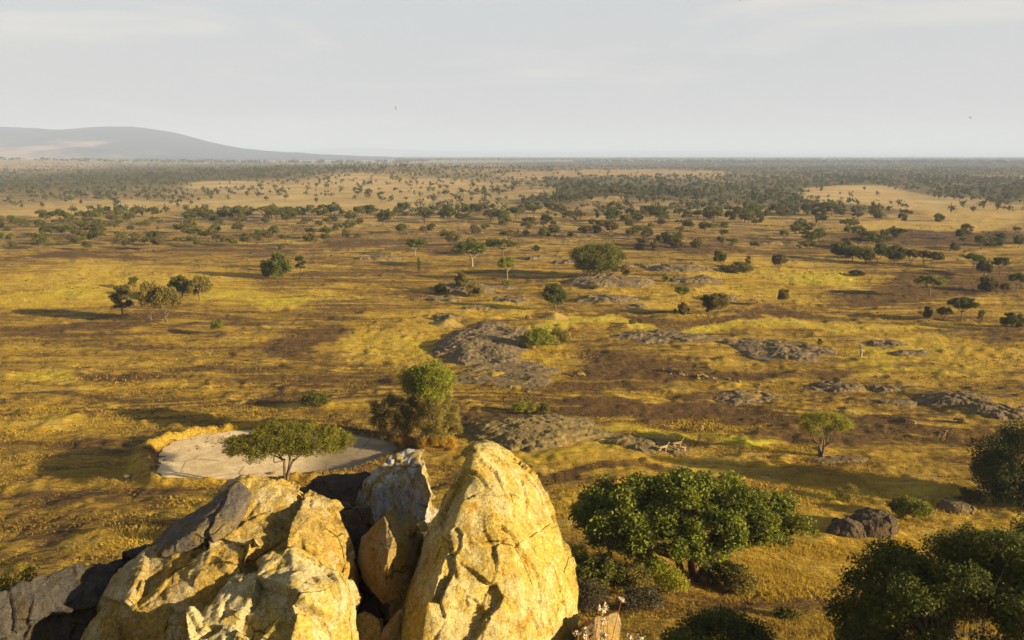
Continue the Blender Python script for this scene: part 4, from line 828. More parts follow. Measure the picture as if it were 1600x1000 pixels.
HAND = [
 (192,494,36,48,'slim','olive','narrow olive tree, leftmost of the clump at left on the golden plain'),
 (236,501,40,60,'vase','olive','tall thin olive tree in the front of the left clump, left of its pair'),
 (260,502,50,54,'vase','olive','wide thin olive tree in the front of the left clump, right of its pair'),
 (285,466,40,36,'round','mid1','dark green tree at the back of the left clump'),
 (312,470,44,40,'round','olive','round brownish tree at the right end of the left clump'),
 (208,450,17,19,'slim','mid1','tiny slim tree above the left clump'),
 (430,435,50,40,'bushy','fig','dense green bushy tree alone, right of the left clump'),
 (470,426,18,26,'slim','mid1','slim dark tree just right of the dense green bushy tree'),
 (340,523,22,24,'vase','lime','small light green sapling on bare brown ground below the left clump'),
 (648,399,40,25,'flat','fig','small green flat-topped tree with a pale trunk left of centre'),
 (655,425,9,22,'slim','mid1','very thin sapling directly below the green flat-topped tree'),
 (738,416,66,36,'flat','fig','spreading dark green tree with visible trunk left of the pale-trunked tree'),
 (785,399,60,24,'flat','mid1','dark tree behind and right of the spreading dark green tree'),
 (793,438,34,36,'flat','lime','small green tree with a thin pale trunk near the centre of the plain'),
 (867,483,44,40,'round','darkleaf','lone dark tree with a leaning trunk between the mounds and the grey dome'),
 (690,458,26,16,'bushy','mid1','small green bush at the left end of the shrub-grown outcrop'),
 (722,452,24,26,'bushy','olive','olive bush on top of the shrub-grown outcrop'),
 (742,464,34,24,'bushy','olive','wide olive bush at the right end of the shrub-grown outcrop'),
 (1064,470,32,22,'flat','fig','dark green upper crown of the leaning tree right of the little rock hump'),
 (1068,492,20,20,'bushy','olive','brownish bush directly beneath the dark leaning tree'),
 (1106,492,22,34,'slim','mid1','narrow dark tree, left of the pair before the pale domed rock'),
 (1122,493,36,36,'round','olive','round olive tree, right of the pair before the pale domed rock'),
 (1223,480,20,30,'vase','olive','small vase-shaped sapling at the left end of the dark burnt patch'),
 (1217,420,26,24,'round','mid2','round dull tree alone on straw grass right of centre'),
 (1168,416,10,16,'slim','mid1','tiny slim tree left of the round dull tree'),
 (1123,408,26,17,'bushy','mid1','dark round bush behind the stepped outcrop'),
 (978,431,20,16,'bushy','olive','small olive bush at the right foot of the largest round tree'),
 (1040,440,14,14,'bushy','lime','light green tuft of bush on the end of the domed outcrop'),
 (1150,425,60,16,'bushy','olive','low yellowish thicket right of the stepped outcrop'),
 (1452,463,50,32,'flat','lime','pale green spreading tree on the right plain'),
 (1448,496,18,18,'bushy','mid2','small brown-green bush left of the domed dark tree on the right'),
 (1474,500,24,20,'vase','mid2','thin brown tree touching the domed dark tree on the right'),
 (1502,501,48,36,'flat','mid1','dark domed tree with several stems on the right plain'),
 (1532,503,11,20,'slim','mid1','tiny dark sapling right of the domed dark tree'),
 (1575,515,26,28,'round','mid1','small dark tree lowest on the right plain, near the picture edge'),
 (1592,512,20,22,'bushy','olive','olive bush at the right edge beside the small dark tree'),
 (1520,421,40,24,'flat','fig','green tree left in the stand at the right, behind the brown thicket'),
 (1537,433,26,30,'round','mid1','dark round tree in the middle of the right stand'),
 (1562,430,30,28,'flat','mid1','flat green tree right in the right stand'),
 (1541,455,34,24,'bushy','mid2','wide brown thicket below the right stand'),
 (1588,456,36,28,'flat','mid1','broad dark tree cut by the right edge below the stand'),
 (1570,460,18,18,'vase','mid2','thin brown tree left of the broad dark tree at the right edge'),
 (1280,541,10,12,'slim','mid1','tiny shrub standing on the wide flat outcrop'),
 (1307,600,10,12,'slim','mid1','tiny green shrub behind the jagged brown outcrop'),
 (1085,584,12,16,'slim','olive','thin green sprout at the left end of the line of rubble'),
 (1055,492,9,10,'bushy','mid1','tiny tuft left of the brownish bush under the leaning tree'),
 (988,507,12,8,'bushy','olive','tiny shrub on the near edge of the brown burnt strip'),
 (793,446,20,9,'bushy','lime','low green bush at the foot of the small pale-trunked tree'),
 (928,451,16,6,'bushy','mid1','flat dark green bush at the base of the domed outcrop'),
 (1340,430,28,8,'bushy','mid1','low green shrub strip in the burnt ground left of the pale green spreading tree'),
 (1500,660,18,8,'bushy','olive','small bush left of the tall dark tree on brown ground'),
 (1310,405,30,26,'round','mid1','leftmost tree of the dark grove at right'),
 (1332,408,32,24,'round','mid1','second tree from the left in the dark grove at right'),
 (1352,413,28,26,'round','mid1','low dark tree in the left half of the dark grove at right'),
 (1376,405,26,26,'round','fig','greener tree in the middle of the dark grove at right'),
 (1398,414,34,30,'round','mid1','dense round tree in the right half of the dark grove'),
 (1422,413,26,24,'vase','mid2','thin-stemmed tree right of the dense round tree in the dark grove'),
 (1443,413,26,22,'vase','mid2','thin-stemmed tree, last but one in the dark grove at right'),
 (1464,414,22,22,'vase','mid2','last thin-stemmed tree at the right end of the dark grove'),
 (1370,388,60,20,'flat','mid1','wide flat dark tree behind the dark grove at right'),
 (1340,386,40,16,'flat','mid2','brown-green tree at the left behind the dark grove'),
 (1265,389,26,14,'round','mid1','small green tree left of the dark grove at right'),
 (1250,390,12,12,'slim','mid1','thin tree left of the small green tree beside the dark grove'),
 (1409,374,15,17,'flat','mid1','small umbrella-like tree at the end of the dark winding burnt streak'),
 (1491,394,14,16,'round','mid1','small lone tree on the brown burnt flat at right'),
 (428,371,20,20,'round','fig','small green tree in the gap left of centre, before the dark tree belt'),
 (402,373,11,15,'round','darkleaf','very dark small tree left of the small green tree'),
 (527,362,18,13,'round','mid1','dark green tree right of the small green tree, left of centre'),
 (540,370,18,12,'bushy','mid2','brown-green bush touching the dark green tree left of centre'),
 (27,360,22,20,'flat','mid1','dark umbrella tree nearest the left edge'),
 (608,352,24,24,'flat','mid1','tall dark umbrella tree with narrow foot left of centre'),
 (376,345,32,20,'flat','mid1','big dark canopy, left of a pair in the distant belt'),
 (412,343,40,20,'flat','mid1','second big dark canopy in the distant belt'),
 (448,347,36,18,'flat','mid1','third big dark canopy ending the distant belt'),
 (918,370,20,18,'round','mid2','dark dull tree behind the gap right above the largest round tree'),
]
hero('broad_tree', 932, 430, 92, 375, 430, 'mid1', 'bark', 'largest round green tree on the plain, standing on a domed outcrop', 31, depth=.85, lumpy=.5, nclump=130, nleaf=22000, leaf=.36, crad=1.5, flat=.85, nprim=8, stems=3, r0=.35, lowfrac=.95, trunk_h=1.)
PLACED.append((932, 430))
for q in HAND: plain_tree(*q[:7], bk='greybark' if 'pale' in q[6] and 'trunk' in q[6] else 'bark')

# remaining trees of the middle distance, sampled where the photograph has them
r = np.random.default_rng(77); AUTO = []
tries = 0
while len(AUTO) < 380 and tries < 60000:
    tries += 1
    u = r.uniform(-12, 1612); v = 334+58*r.random()**1.25
    if r.random() > coverage(np.array(u), np.array(v))*(1-meadow(u, v))*1.25: continue
    if any(abs(u-a)/8+abs(v-b)/2.4 < 1 for a, b in PLACED): continue
    if 876 < u < 990 and v > 372: continue
    k = r.choice(['round', 'flat', 'bushy', 'vase', 'slim'], p=[.3, .2, .22, .18, .1]); lm = r.choice(['mid1', 'mid2', 'bushleaf'], p=[.45, .35, .2])
    PLACED.append((u, v)); AUTO.append((u, v, str(k), str(lm), r.uniform(.5, 1.05)*(1.3 if v < 352 else 1.)))
BANDS = [(0,341,'in the farthest tree belt'),(341,349,'in the dark tree belt'),(349,358,'before the dark belt'),(358,370,'on the brown flats'),(370,400,'along the near wooded edge')]
WORD = {'round': 'round tree', 'flat': 'flat-topped tree', 'vase': 'thin-stemmed tree', 'bushy': 'low bush', 'slim': 'slim sapling'}
CW = {'mid1': 'dark green', 'mid2': 'brownish', 'bushleaf': 'olive green'}
def ordinal(n): return f"{n}{'th' if 10 <= n % 100 <= 20 else {1:'st',2:'nd',3:'rd'}.get(n % 10,'th')}"
GEO = hit([a[0] for a in AUTO], [a[1] for a in AUTO])
cnt = {}
for i in sorted(range(len(AUTO)), key=lambda i: AUTO[i][0]):
    u, v, k, lm, s = AUTO[i]; band = next(b for b in BANDS if b[0] <= v < b[1]); key = (k, lm, band[2]); cnt[key] = cnt.get(key, 0)+1
    t = float(GEO[3][i]); W = {'round': 7, 'flat': 8.5, 'vase': 6, 'bushy': 6, 'slim': 2.8}[k]*s; Hh = {'round': 5.6, 'flat': 5.4, 'vase': 5.4, 'bushy': 3.4, 'slim': 4.6}[k]*s
    total = sum(1 for a in AUTO if a[2] == k and a[3] == lm and band[0] <= a[1] < band[1])
    rank = f"{ordinal(cnt[key])} from left of the " if total > 1 else 'the only one of the '
    pl = {'bushy': 'low bushes', 'slim': 'slim saplings'}.get(k, WORD[k]+'s')
    plain_tree(u, v, W*F/t, Hh*F/t, k, lm, f"{rank}{CW[lm]} {pl} {band[2]}", group=f"scattered {pl} of the wooded flats", xyz=(float(GEO[0][i]), float(GEO[1][i]), float(GEO[2][i]), t), rr=np.random.default_rng(i))

# ---------------------------------------------------------------- far woodland, beyond counting: one object
def far_wood():
    r = np.random.default_rng(5); protos = []
    for k in range(10):
        flat = r.random() < .5
        K = 7; C = r.normal(size=(K, 3))*np.array([1.3, 1.3, .35 if flat else .75])+np.array([0, 0, 3.6 if flat else 3.0])
        pts = []
        n = 60
        c = C[r.integers(K, size=n)]+r.normal(size=(n, 3))*np.array([.75, .75, .35 if flat else .6])
        V, Fc = leaves(c, 1.35, r, .5, .7)
        w = .16; T = np.array([[-w, 0, -.4], [w, 0, -.4], [w, 0, 3.2], [-w, 0, 3.2], [0, -w, -.4], [0, w, -.4], [0, w, 3.2], [0, -w, 3.2]])
        protos.append((np.concatenate([V, T]), np.concatenate([Fc, np.array([[0, 1, 2, 3], [4, 5, 6, 7]])+len(V)]), len(Fc)))
    rows = []
    # per cell of the coverage table
    for i in range(len(VROW)-1):
        v0, v1 = VROW[i], VROW[i+1]
        if v0 >= 340: break
        for j in range(-1, 17):
            if i == 0: continue
            N = 2600; u = j*100+100*r.random(N); v = v0+(v1-v0)*r.random(N)
            rows.append((u, v, np.full(N, i)))
    u = np.concatenate([a for a, b, c in rows]); v = np.concatenate([b for a, b, c in rows])
    x, y, z, t = hit(u, v); w = 4.3*F/t; area = np.pi/4*w*w*.75
    dens = coverage(np.clip(u, 0, 1599), v)*(1-.85*meadow(u, v)); cl = .5+1.0*fbm(x/70, y/70, seed=81)+.5*fbm(x/300, y/300, seed=82)
    dens = np.clip(dens*(.35+cl*1.0), 0, .82)
    # candidates per px^2 is 2600/(100*dv); keep with p so the coverage comes out
    dv = np.interp(v, VROW[:-1], np.diff(VROW)); want = -1.35*np.log(1-dens)/area; p = want*(100*dv)/2600
    keep = (r.random(len(u)) < p) & (v < 338)
    print('far kept', keep.sum(), 'p>1', (p > 1).sum())
    x, y, z, t, p = x[keep], y[keep], z[keep], t[keep], p[keep]
    big = np.clip(np.sqrt(np.maximum(p, 1)), 1, 2.2)
    # horizon belts: broad canopy masses beyond about four kilometres
    N = 9000; D = np.exp(r.uniform(np.log(3600), np.log(16000), N)); a = r.uniform(-.66, .68, N); xx = D*np.sin(a); yy = D*np.cos(a)
    uu = proj(xx, yy, 0*xx)[0]; m = (fbm(xx/1500, yy/500, seed=91)+.25 > 0) & ~((uu < 620) & (D > 3900)) & ~((uu < 900) & (D < 5000) & (uu > 640) & (D < 4200))
    xx, yy, D = xx[m], yy[m], D[m]
    X = np.concatenate([x, xx]); Y = np.concatenate([y, yy]); Z = np.concatenate([z, H(xx, yy)])
    S = np.concatenate([r.uniform(.38, .85, len(x))*big, D/3600*r.uniform(3., 6., len(xx))]); SZ = np.concatenate([r.uniform(.8, 1.35, len(x)), r.uniform(1.2, 2.2, len(xx))])
    VV = []; FF = []; off = 0; which = r.integers(10, size=len(X)); far = np.hypot(X, Y) > 1500
    for k in range(10):
        for lod in (0, 1):
            idx = np.where((which == k) & (far == bool(lod)))[0]
            if not len(idx): continue
            V, Fc, nl = protos[k]
            if lod:   # farther ones: fewer, larger leaf clumps
                sel = np.concatenate([np.arange(0, nl, 3), [nl]]); V2 = V.copy(); q = V2[:nl*4].reshape(-1, 4, 3); cc = q.mean(1, keepdims=True); q[:] = cc+(q-cc)*1.6; Fs = Fc[sel]
                us = np.unique(Fs); rm = np.zeros(len(V2), int); rm[us] = np.arange(len(us)); V_, F_ = V2[us], rm[Fs]
            else: V_, F_ = V, Fc
            ang = r.uniform(0, 6.28, len(idx)); c, s = np.cos(ang)[:, None], np.sin(ang)[:, None]; sc = S[idx][:, None]
            W = np.stack([(V_[None, :, 0]*c-V_[None, :, 1]*s)*sc+X[idx][:, None], (V_[None, :, 0]*s+V_[None, :, 1]*c)*sc+Y[idx][:, None], V_[None, :, 2]*np.clip(sc*1.25, .5, 1.6)*SZ[idx][:, None]+Z[idx][:, None]], -1)
            VV.append(W.reshape(-1, 3)); FF.append((F_[None]+(np.arange(len(idx))*len(V_))[:, None, None]).reshape(-1, 4)+off); off += len(VV[-1])
    o = link('distant_woodland', mesh_of('distant_woodland', np.concatenate(VV), [np.concatenate(FF)], [M['farwood']])); tag(o, kind='stuff')
    print('far trees', len(X), 'faces', sum(len(f) for f in FF))
far_wood()

# low scrub and tussocks scattered over the plain, beyond counting
def scrub():
    r = np.random.default_rng(15); N = 60000; u = r.uniform(-20, 1620, N); v = 352+330*r.random(N)**1.5
    x, y, z, t = hit(u, v); p = .25+.9*fbm(x/14, y/10, seed=121)+.5*fbm(x/60, y/45, seed=122)
    k = (r.random(N) < np.clip(p, .02, 1)*.55) & (np.hypot((x-PAN[0])/PAX[0], (y-PAN[1])/PAX[1]) > 1.2)
    x, y, z, t = x[k], y[k], z[k], t[k]; n = len(x); m = 9; s = r.uniform(.12, .42, n)*np.clip(t/220, .75, 1.6)
    C = np.stack([x, y, z], -1)[:, None]+r.normal(size=(n, m, 3))*np.array([.5, .5, .22])*s[:, None, None]+np.array([0, 0, .28])*s[:, None, None]
    V, Fc = leaves(C.reshape(-1, 3), 1., r, .3, .5); q = V.reshape(-1, 4, 3); cc = q.mean(1, keepdims=True); q[:] = cc+(q-cc)*np.repeat(s, m)[:, None, None]*.75
    o = link('low_scrub', mesh_of('low_scrub', V, [Fc], [M['scrub']])); tag(o, kind='stuff'); print('scrub', n)
scrub()
# dead tree
def dead_tree(u, v, h, label):
    x, y, z, t = hit1(u, v); Hh = h*t/F; r = np.random.default_rng(4); paths = []
    pts = np.array([[0, 0, -.2], [.1, 0, .3], [-.02, .1, .55], [-.12, 0, .8], [-.1, .05, 1.]])*[Hh*.5, Hh*.5, Hh]; paths.append((pts, np.array([.16, .12, .09, .05, .02])*Hh*.45))
    for k, (s, dx, dz) in enumerate(((.3, -.22, .25), (.45, .2, .2), (.6, -.14, .16), (.25, .25, .1))):
        b = np.array([0, 0, s*Hh]); e = b+np.array([dx*Hh, r.normal()*.1*Hh, dz*Hh]); paths.append((np.array([b, (b+e)/2+[0, 0, -.03*Hh], e]), np.array([.04, .03, .01])*Hh*.6))
    V, Fq = tubes(paths, 6); en = empty('dead_tree', (x, y, z)); tag(en, label, 'tree')
    (V1, F1) = tubes(paths[:1], 7); (V2, F2) = tubes(paths[1:], 6)
    link('trunk', mesh_of('trunk', V1, F1, [M['greybark']], True), en); link('branches', mesh_of('branches', V2, F2, [M['greybark']], True), en)
dead_tree(1344, 558, 30, 'leafless pale dead tree in golden grass at right')
dead_tree(628, 521, 9, 'tiny bare dead sapling left of the central outcrop')
# ---------------------------------------------------------------- grass tufts
def grass(name, n, D0, D1, h, w, per, seed, a0=-36, a1=36, power=1.):
    r = np.random.default_rng(seed)
    D = np.sqrt(r.uniform(D0**2, D1**2, n)) if power == 1. else np.exp(r.uniform(np.log(D0), np.log(D1), n))
    A = np.radians(r.uniform(a0, a1, n)); x = D*np.sin(A); y = D*np.cos(A)
    u, v, _ = proj(x, y, H(x, y))
    keep = np.hypot((x-PAN[0])/PAX[0], (y-PAN[1])/PAX[1]) > 1.04
    k = np.zeros(len(x)); s = (D/60)
    u2 = u+40*fbm(x/9, y/9, seed=41); v2 = v+18*fbm(x/9, y/7, seed=42)
    for a, b, c, e, q, l in PATCH: k += q*(1-sstep(.45, 1.15, np.hypot((u2-a)/c, (v2-b)/e)))
    dens = np.clip(.55-1.5*k+.9*fbm(x/5, y/4, seed=101), .03, 1)
    keep &= r.random(n) < dens
    x, y, k = x[keep], y[keep], k[keep]; n = len(x); z = H(x, y)
    B = per; hh = h*(.5+.9*r.random((n, B)))*np.clip(1-.5*k, .5, 1.3)[:, None]
    ang = r.uniform(0, 6.28, (n, B)); lean = r.uniform(.15, .7, (n, B))
    base = np.stack([x, y, z-.04], -1)[:, None]+np.stack([r.normal(size=(n, B))*h*.25, r.normal(size=(n, B))*h*.25, np.zeros((n, B))], -1)
    side = np.stack([np.cos(ang), np.sin(ang), 0*ang], -1)*w*(.6+.8*r.random((n, B)))[..., None]
    dirn = np.stack([-np.sin(ang)*lean, np.cos(ang)*lean, np.ones_like(ang)], -1)*hh[..., None]
    V = np.stack([base-side, base+side, base+dirn], 2).reshape(-1, 3)
    kb = np.repeat(np.clip(.4+1.6*k, 0, 1), B*3); cov = np.stack([kb, kb, kb, kb*0+1], 1)
    o = link(name, mesh_of(name, V, [np.arange(len(V)).reshape(-1, 3)], [M['grass']], False, {'cover': cov})); tag(o, kind='stuff'); print(name, len(V)//3)
m, nt, bs = new_mat('dry_grass'); L = nt.links; p = coords(nt, 'World')
a = noise(nt, p, .5, 4, .6); b = noise(nt, p, 9, 2)
c = ramp(nt, maths(nt, 'ADD', maths(nt, 'MULTIPLY', a, .5), maths(nt, 'MULTIPLY', b, .5)), [(.36, (.26, .155, .015)), (.5, (.46, .30, .03)), (.64, (.62, .44, .065))])
at = nd(nt, 'ShaderNodeAttribute', attribute_name='cover'); c = mix(nt, maths(nt, 'MULTIPLY', at.outputs['Fac'], .85), c, (.13, .070, .022)); L.new(c, bs.inputs['Base Color']); bs.inputs['Roughness'].default_value = .8
tr = nt.nodes.new('ShaderNodeBsdfTranslucent'); L.new(c, tr.inputs['Color']); ms = nt.nodes.new('ShaderNodeMixShader'); ms.inputs[0].default_value = .3
L.new(bs.outputs[0], ms.inputs[1]); L.new(tr.outputs[0], ms.inputs[2]); L.new(ms.outputs[0], nt.nodes['Material Output'].inputs['Surface'])
M['grass'] = m
grass('near_grass', 90000, 27, 66, .19, .02, 5, 1)
grass('grass', 160000, 62, 130, .16, .032, 3, 2)
grass('plain_grass', 60000, 125, 260, .18, .055, 2, 3)
# ---------------------------------------------------------------- animals
def skin_mesh(name, pts, edges, mat, levels=1):
    me = bpy.data.meshes.new('t'); me.from_pydata([p[:3] for p in pts], edges, []); o = bpy.data.objects.new('t', me); COL.objects.link(o)
    s = o.modifiers.new('s', 'SKIN'); 
    for v, p in zip(me.skin_vertices[0].data, pts): v.radius = (p[3], p[4] if len(p) > 4 else p[3])
    me.skin_vertices[0].data[0].use_root = True
    sb = o.modifiers.new('b', 'SUBSURF'); sb.levels = levels; sb.render_levels = levels
    out = evaluated(o); bpy.data.objects.remove(o); out.name = name; out.materials.clear(); out.materials.append(mat)
    out.polygons.foreach_set('use_smooth', np.ones(len(out.polygons), bool)); return out
m, nt, bs = new_mat('gazelle_coat'); sx = nt.nodes.new('ShaderNodeSeparateXYZ'); nt.links.new(coords(nt), sx.inputs[0])
nt.links.new(ramp(nt, sx.outputs['Z'], [(.43, (.42, .25, .10)), (.46, (.60, .52, .40)), (.52, (.60, .52, .40)), (.54, (.05, .03, .02)), (.58, (.06, .035, .02)), (.60, (.44, .25, .09)), (1., (.42, .24, .08))]), bs.inputs['Base Color']); M['coat'] = m
m, nt, bs = new_mat('horn'); bs.inputs['Base Color'].default_value = (.03, .025, .02, 1); M['horn'] = m
def gazelle(u, v, face, label, headdown=False, scale=1.):
    x, y, z, t = hit1(u, v)
    pts = [(-.38,0,.66,.12,.13),(-.12,0,.66,.13,.15),(.14,0,.67,.13,.16),(.32,0,.70,.10,.12),            # spine 0-3
     ]
    if headdown: pts += [(.50,0,.55,.055),(.60,0,.32,.045),(.66,0,.16,.05),(.76,0,.08,.028)]
    else: pts += [(.44,0,.86,.055),(.50,0,1.02,.045),(.56,0,1.08,.052),(.70,0,1.02,.028)]
    E = [(0,1),(1,2),(2,3),(3,4),(4,5),(5,6),(6,7)]
    for s in (-1, 1):
        i = len(pts); pts += [(.28,s*.08,.50,.055),(.27,s*.08,.28,.025),(.29,s*.08,.04,.018),(.32,s*.08,.01,.02)]; E += [(3,i),(i,i+1),(i+1,i+2),(i+2,i+3)]
        i = len(pts); pts += [(-.36,s*.08,.50,.07),(-.46,s*.08,.32,.03),(-.39,s*.08,.05,.018),(-.36,s*.08,.01,.02)]; E += [(0,i),(i,i+1),(i+1,i+2),(i+2,i+3)]
    i = len(pts); pts += [(-.50,0,.68,.02),(-.54,0,.54,.015)]; E += [(0,i),(i,i+1)]
    hd = pts[6]
    for s in (-1, 1):
        i = len(pts); pts += [(hd[0]-.04, s*.09, hd[2]+.07, .016)]; E += [(6, i)]
    e = empty('gazelle', (x, y, z-.01)); tag(e, label, 'gazelle'); e.rotation_euler[2] = face; e.scale = (scale,)*3
    b = link('body', skin_mesh('body', pts, E, M['coat']), e)
    for s in (-1, 1):
        V, Fq = tubes([(np.array([[hd[0]-.01, s*.025, hd[2]+.04], [hd[0]-.05, s*.04, hd[2]+.16], [hd[0]-.03, s*.05, hd[2]+.28]]), [.012, .009, .004])], 5); link('horn', mesh_of('horn', V, Fq, [M['horn']], True), e)
gazelle(1036, 708, 0.2, 'gazelle facing right on the lower tip of the low rounded outcrop', scale=1.15)
gazelle(1058, 702, 0.1, 'gazelle standing beside another at the rock tip, topmost of the two', scale=1.2)
gazelle(1064, 708, 2.9, 'gazelle with lowered head, rightmost at the rock tip', True, 1.1)
gazelle(1092, 690, 1.2, 'gazelle walking alone on brown ground beyond the rock tip', scale=1.1)
gazelle(1097, 673, 1.4, 'small gazelle in the yellow-green grass strip', True, .9)
gazelle(1472, 686, -1.5, 'gazelle facing the viewer on bare brown ground at right', scale=1.2)
gazelle(1424, 666, 2.6, 'gazelle grazing alone left of the one facing the viewer', True, 1.1)
m, nt, bs = new_mat('bird_plumage'); bs.inputs['Base Color'].default_value = (.035, .03, .03, 1); M['bird'] = m
def bird(u, v, Y, span, rot, label):
    p = P(u, v, Y); s = span/2
    pts = [(0,0,0,.05*s*2,.06*s*2),(.28*s,0,.01,.05*s,.05*s),(.40*s,0,.02*s,.05*s,.05*s),(.5*s,0,0,.015*s),(-.3*s,0,0,.05*s,.03*s),(-.55*s,0,0,.10*s,.015*s),
       (.02*s,.35*s,.12*s,.13*s,.02*s),(-.06*s,.7*s,.16*s,.09*s,.015*s),(-.25*s,1.*s,.06*s,.03*s,.01*s),(.02*s,-.35*s,.12*s,.13*s,.02*s),(-.06*s,-.7*s,.16*s,.09*s,.015*s),(-.25*s,-1.*s,.06*s,.03*s,.01*s)]
    me = skin_mesh('bird', pts, [(0,1),(1,2),(2,3),(0,4),(4,5),(0,6),(6,7),(7,8),(0,9),(9,10),(10,11)], M['bird'])
    o = link('bird', me, loc=Vector(p)); o.rotation_euler = rot; tag(o, label, 'bird')
bird(618, 169, 60, .40, (1.45, 0, 1.4), 'small dark bird high in the sky left of centre')
bird(1516, 184, 60, .44, (.5, .3, 1.0), 'small dark bird banking low in the sky at the right')
bird(1156, 1, 80, .40, (.3, 0, .3), 'tiny bird at the very top edge of the sky')

# ---------------------------------------------------------------- small plants close to the camera
m, nt, bs = new_mat('red_stem'); bs.inputs['Base Color'].default_value = (.35, .10, .03, 1); M['stem'] = m
m, nt, bs = new_mat('dry_flower'); bs.inputs['Base Color'].default_value = (.55, .45, .28, 1); M['flower'] = m
def weed(tips, Y, label, seed):
    r = np.random.default_rng(seed); X0, Y0 = P(np.mean([a for a, b in tips]), 1000, Y)[0], Y-.1; z0 = float(H(X0, Y0))
    e = empty('flowering_weed', (X0, Y0, z0)); tag(e, label, 'weed'); o0 = np.array([X0, Y0, z0])
    for a, b in tips:
        tip = P(a, b, Y+r.uniform(-.08, .08))-o0; base = np.array([r.normal()*.04, r.normal()*.04, -.02]); t = np.linspace(0, 1, 8)[:, None]
        pts = base+(tip-base)*t+np.sin(t*np.pi)*np.array([r.normal()*.05, 0, 0]); V, Fq = tubes([(pts, np.linspace(.006, .003, 8))], 5); link('stem', mesh_of('stem', V, Fq, [M['stem']], True), e)
        c = tip+r.normal(size=(60, 3))*.012; V, Fq = leaves(c, .018, r, .2, .8); link('flower_head', mesh_of('flower_head', V, [Fq], [M['flower']]), e)
weed([(936,950),(947,949),(940,955),(971,938),(943,972),(914,984)], 6.6, 'thin red-stemmed weed with pale dry flower heads beside the golden spire', 1)
weed([(900,990),(914,996),(944,992),(985,996),(1000,998)], 6.2, 'lower weed with pale flower heads along the bottom edge', 2)
def leafy(u0, v0, Y, n, label, seed):
    r = np.random.default_rng(seed); c0 = P(u0, v0, Y); z0 = float(H(c0[0], c0[1])); e = empty('leafy_shrub', (c0[0], c0[1], z0)); tag(e, label, 'shrub')
    paths = []; C = []
    for i in range(n):
        tip = np.array([r.uniform(-.45, .28), r.uniform(-.3, .3), c0[2]-z0+r.uniform(-.3, .12)]); t = np.linspace(0, 1, 7)[:, None]
        pts = tip*t+np.sin(t*np.pi)*r.normal(size=3)*.08; paths.append((pts, np.linspace(.014, .004, 7))); C.append(tip+r.normal(size=(70, 3))*np.array([.08, .08, .06]))
    V, Fq = tubes(paths, 5); link('branches', mesh_of('branches', V, Fq, [M['greybark']], True), e)
    V, Fq = leaves(np.concatenate(C), .045, r, .8, .7); link('leaves', mesh_of('leaves', V, [Fq], [M['lime']]), e)
leafy(2, 915, 11.2, 26, 'bright green leafy shrub at the left edge above the dark sloping rock', 5)
# ---------------------------------------------------------------- haze, sky, sun, camera
def haze():
    m = bpy.data.materials.new('haze_air'); m.use_nodes = True; nt = m.node_tree; nt.nodes.remove(nt.nodes['Principled BSDF'])
    v = nt.nodes.new('ShaderNodeVolumePrincipled'); v.inputs['Color'].default_value = HAZE_COL; v.inputs['Density'].default_value = HAZE_D; v.inputs['Anisotropy'].default_value = HAZE_G
    nt.links.new(v.outputs[0], nt.nodes['Material Output'].inputs['Volume'])
    X0, X1, Y0, Y1, Z0, Z1 = -41000, 41000, -200, 42500, -30, 420
    V = [(x, y, z) for z in (Z0, Z1) for y in (Y0, Y1) for x in (X0, X1)]
    Fq = [[0,2,3,1],[4,5,7,6],[0,1,5,4],[2,6,7,3],[0,4,6,2],[1,3,7,5]]
    o = link('haze', mesh_of('haze', V, [np.array(Fq)], [m])); tag(o, kind='stuff')
HAZE_COL = (.63, .75, 1., 1); HAZE_D = 1.25e-4; HAZE_G = 0.
haze()
w = bpy.data.worlds.new('World'); scene.world = w; w.use_nodes = True; nt = w.node_tree; bg = nt.nodes['Background']
sky = nt.nodes.new('ShaderNodeTexSky'); sky.sky_type = 'NISHITA'; sky.sun_disc = False; sky.sun_elevation = SUN_EL; sky.sun_rotation = math.pi/2-SUN_AZ; sky.air_density = 1.; sky.dust_density = 3.
g = nt.nodes.new('ShaderNodeTexCoord').outputs['Generated']; sp = nt.nodes.new('ShaderNodeSeparateXYZ'); nt.links.new(g, sp.inputs[0])
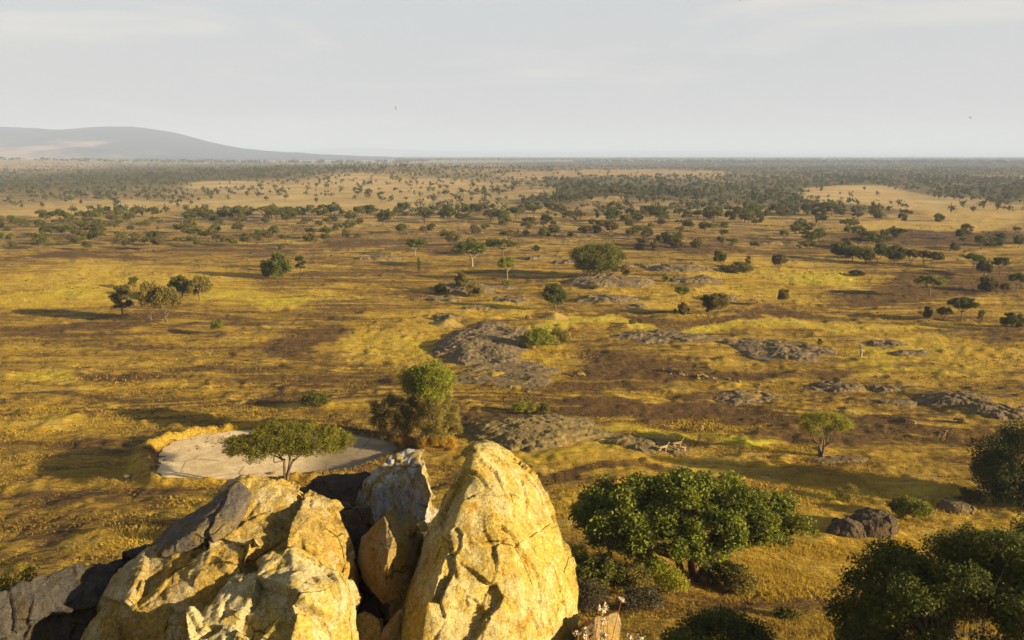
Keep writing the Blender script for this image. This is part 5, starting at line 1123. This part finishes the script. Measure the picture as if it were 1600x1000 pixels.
veil = ramp(nt, maths(nt, 'ADD', sp.outputs['Z'], 0.), [(0., (.385, .368, .358)), (.05, (.397, .384, .378)), (.12, (.394, .394, .396)), (.25, (.39, .412, .435)), (.36, (.22, .25, .30)), (.7, (.07, .10, .17))])  # upper stops darkened above the view to cut the sky's fill light
mp = nt.nodes.new('ShaderNodeMapping'); mp.inputs['Scale'].default_value = (1.2, 1.2, 9); nt.links.new(g, mp.inputs['Vector'])
cl = noise(nt, mp.outputs[0], 2.1, 6, .55, .5); cl2 = noise(nt, mp.outputs[0], .9, 4, .5)
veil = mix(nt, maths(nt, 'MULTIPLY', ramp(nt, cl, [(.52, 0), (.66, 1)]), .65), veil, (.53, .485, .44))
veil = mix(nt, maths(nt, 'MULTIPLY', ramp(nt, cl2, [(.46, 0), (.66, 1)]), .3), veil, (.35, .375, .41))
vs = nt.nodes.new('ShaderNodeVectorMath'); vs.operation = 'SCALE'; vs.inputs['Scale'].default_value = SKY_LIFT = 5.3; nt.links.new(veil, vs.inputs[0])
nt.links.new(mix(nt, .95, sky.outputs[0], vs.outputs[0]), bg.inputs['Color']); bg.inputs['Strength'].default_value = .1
sd = bpy.data.lights.new('sun', 'SUN'); sd.energy = 5.; sd.angle = math.radians(.6); sd.color = (1, .82, .53)
so = bpy.data.objects.new('sun', sd); COL.objects.link(so); so.rotation_euler = Vector(SUN).to_track_quat('Z', 'Y').to_euler(); so.location = (60, -40, 80)
cd = bpy.data.cameras.new('camera'); cd.lens = F/1600*36; cd.sensor_width = 36; cd.clip_start = .1; cd.clip_end = 90000
co = bpy.data.objects.new('camera', cd); COL.objects.link(co); co.location = (0, 0, CZ); co.rotation_euler = (math.pi/2-PITCH, 0, 0); scene.camera = co
vs_ = scene.view_settings; vs_.view_transform = 'Standard'; vs_.look = 'None'; vs_.exposure = EXPO = 1.55; vs_.gamma = 1
cy = scene.cycles; cy.max_bounces = 5; cy.diffuse_bounces = 3; cy.glossy_bounces = 1; cy.transmission_bounces = 3; cy.volume_bounces = 0; cy.use_denoising = True
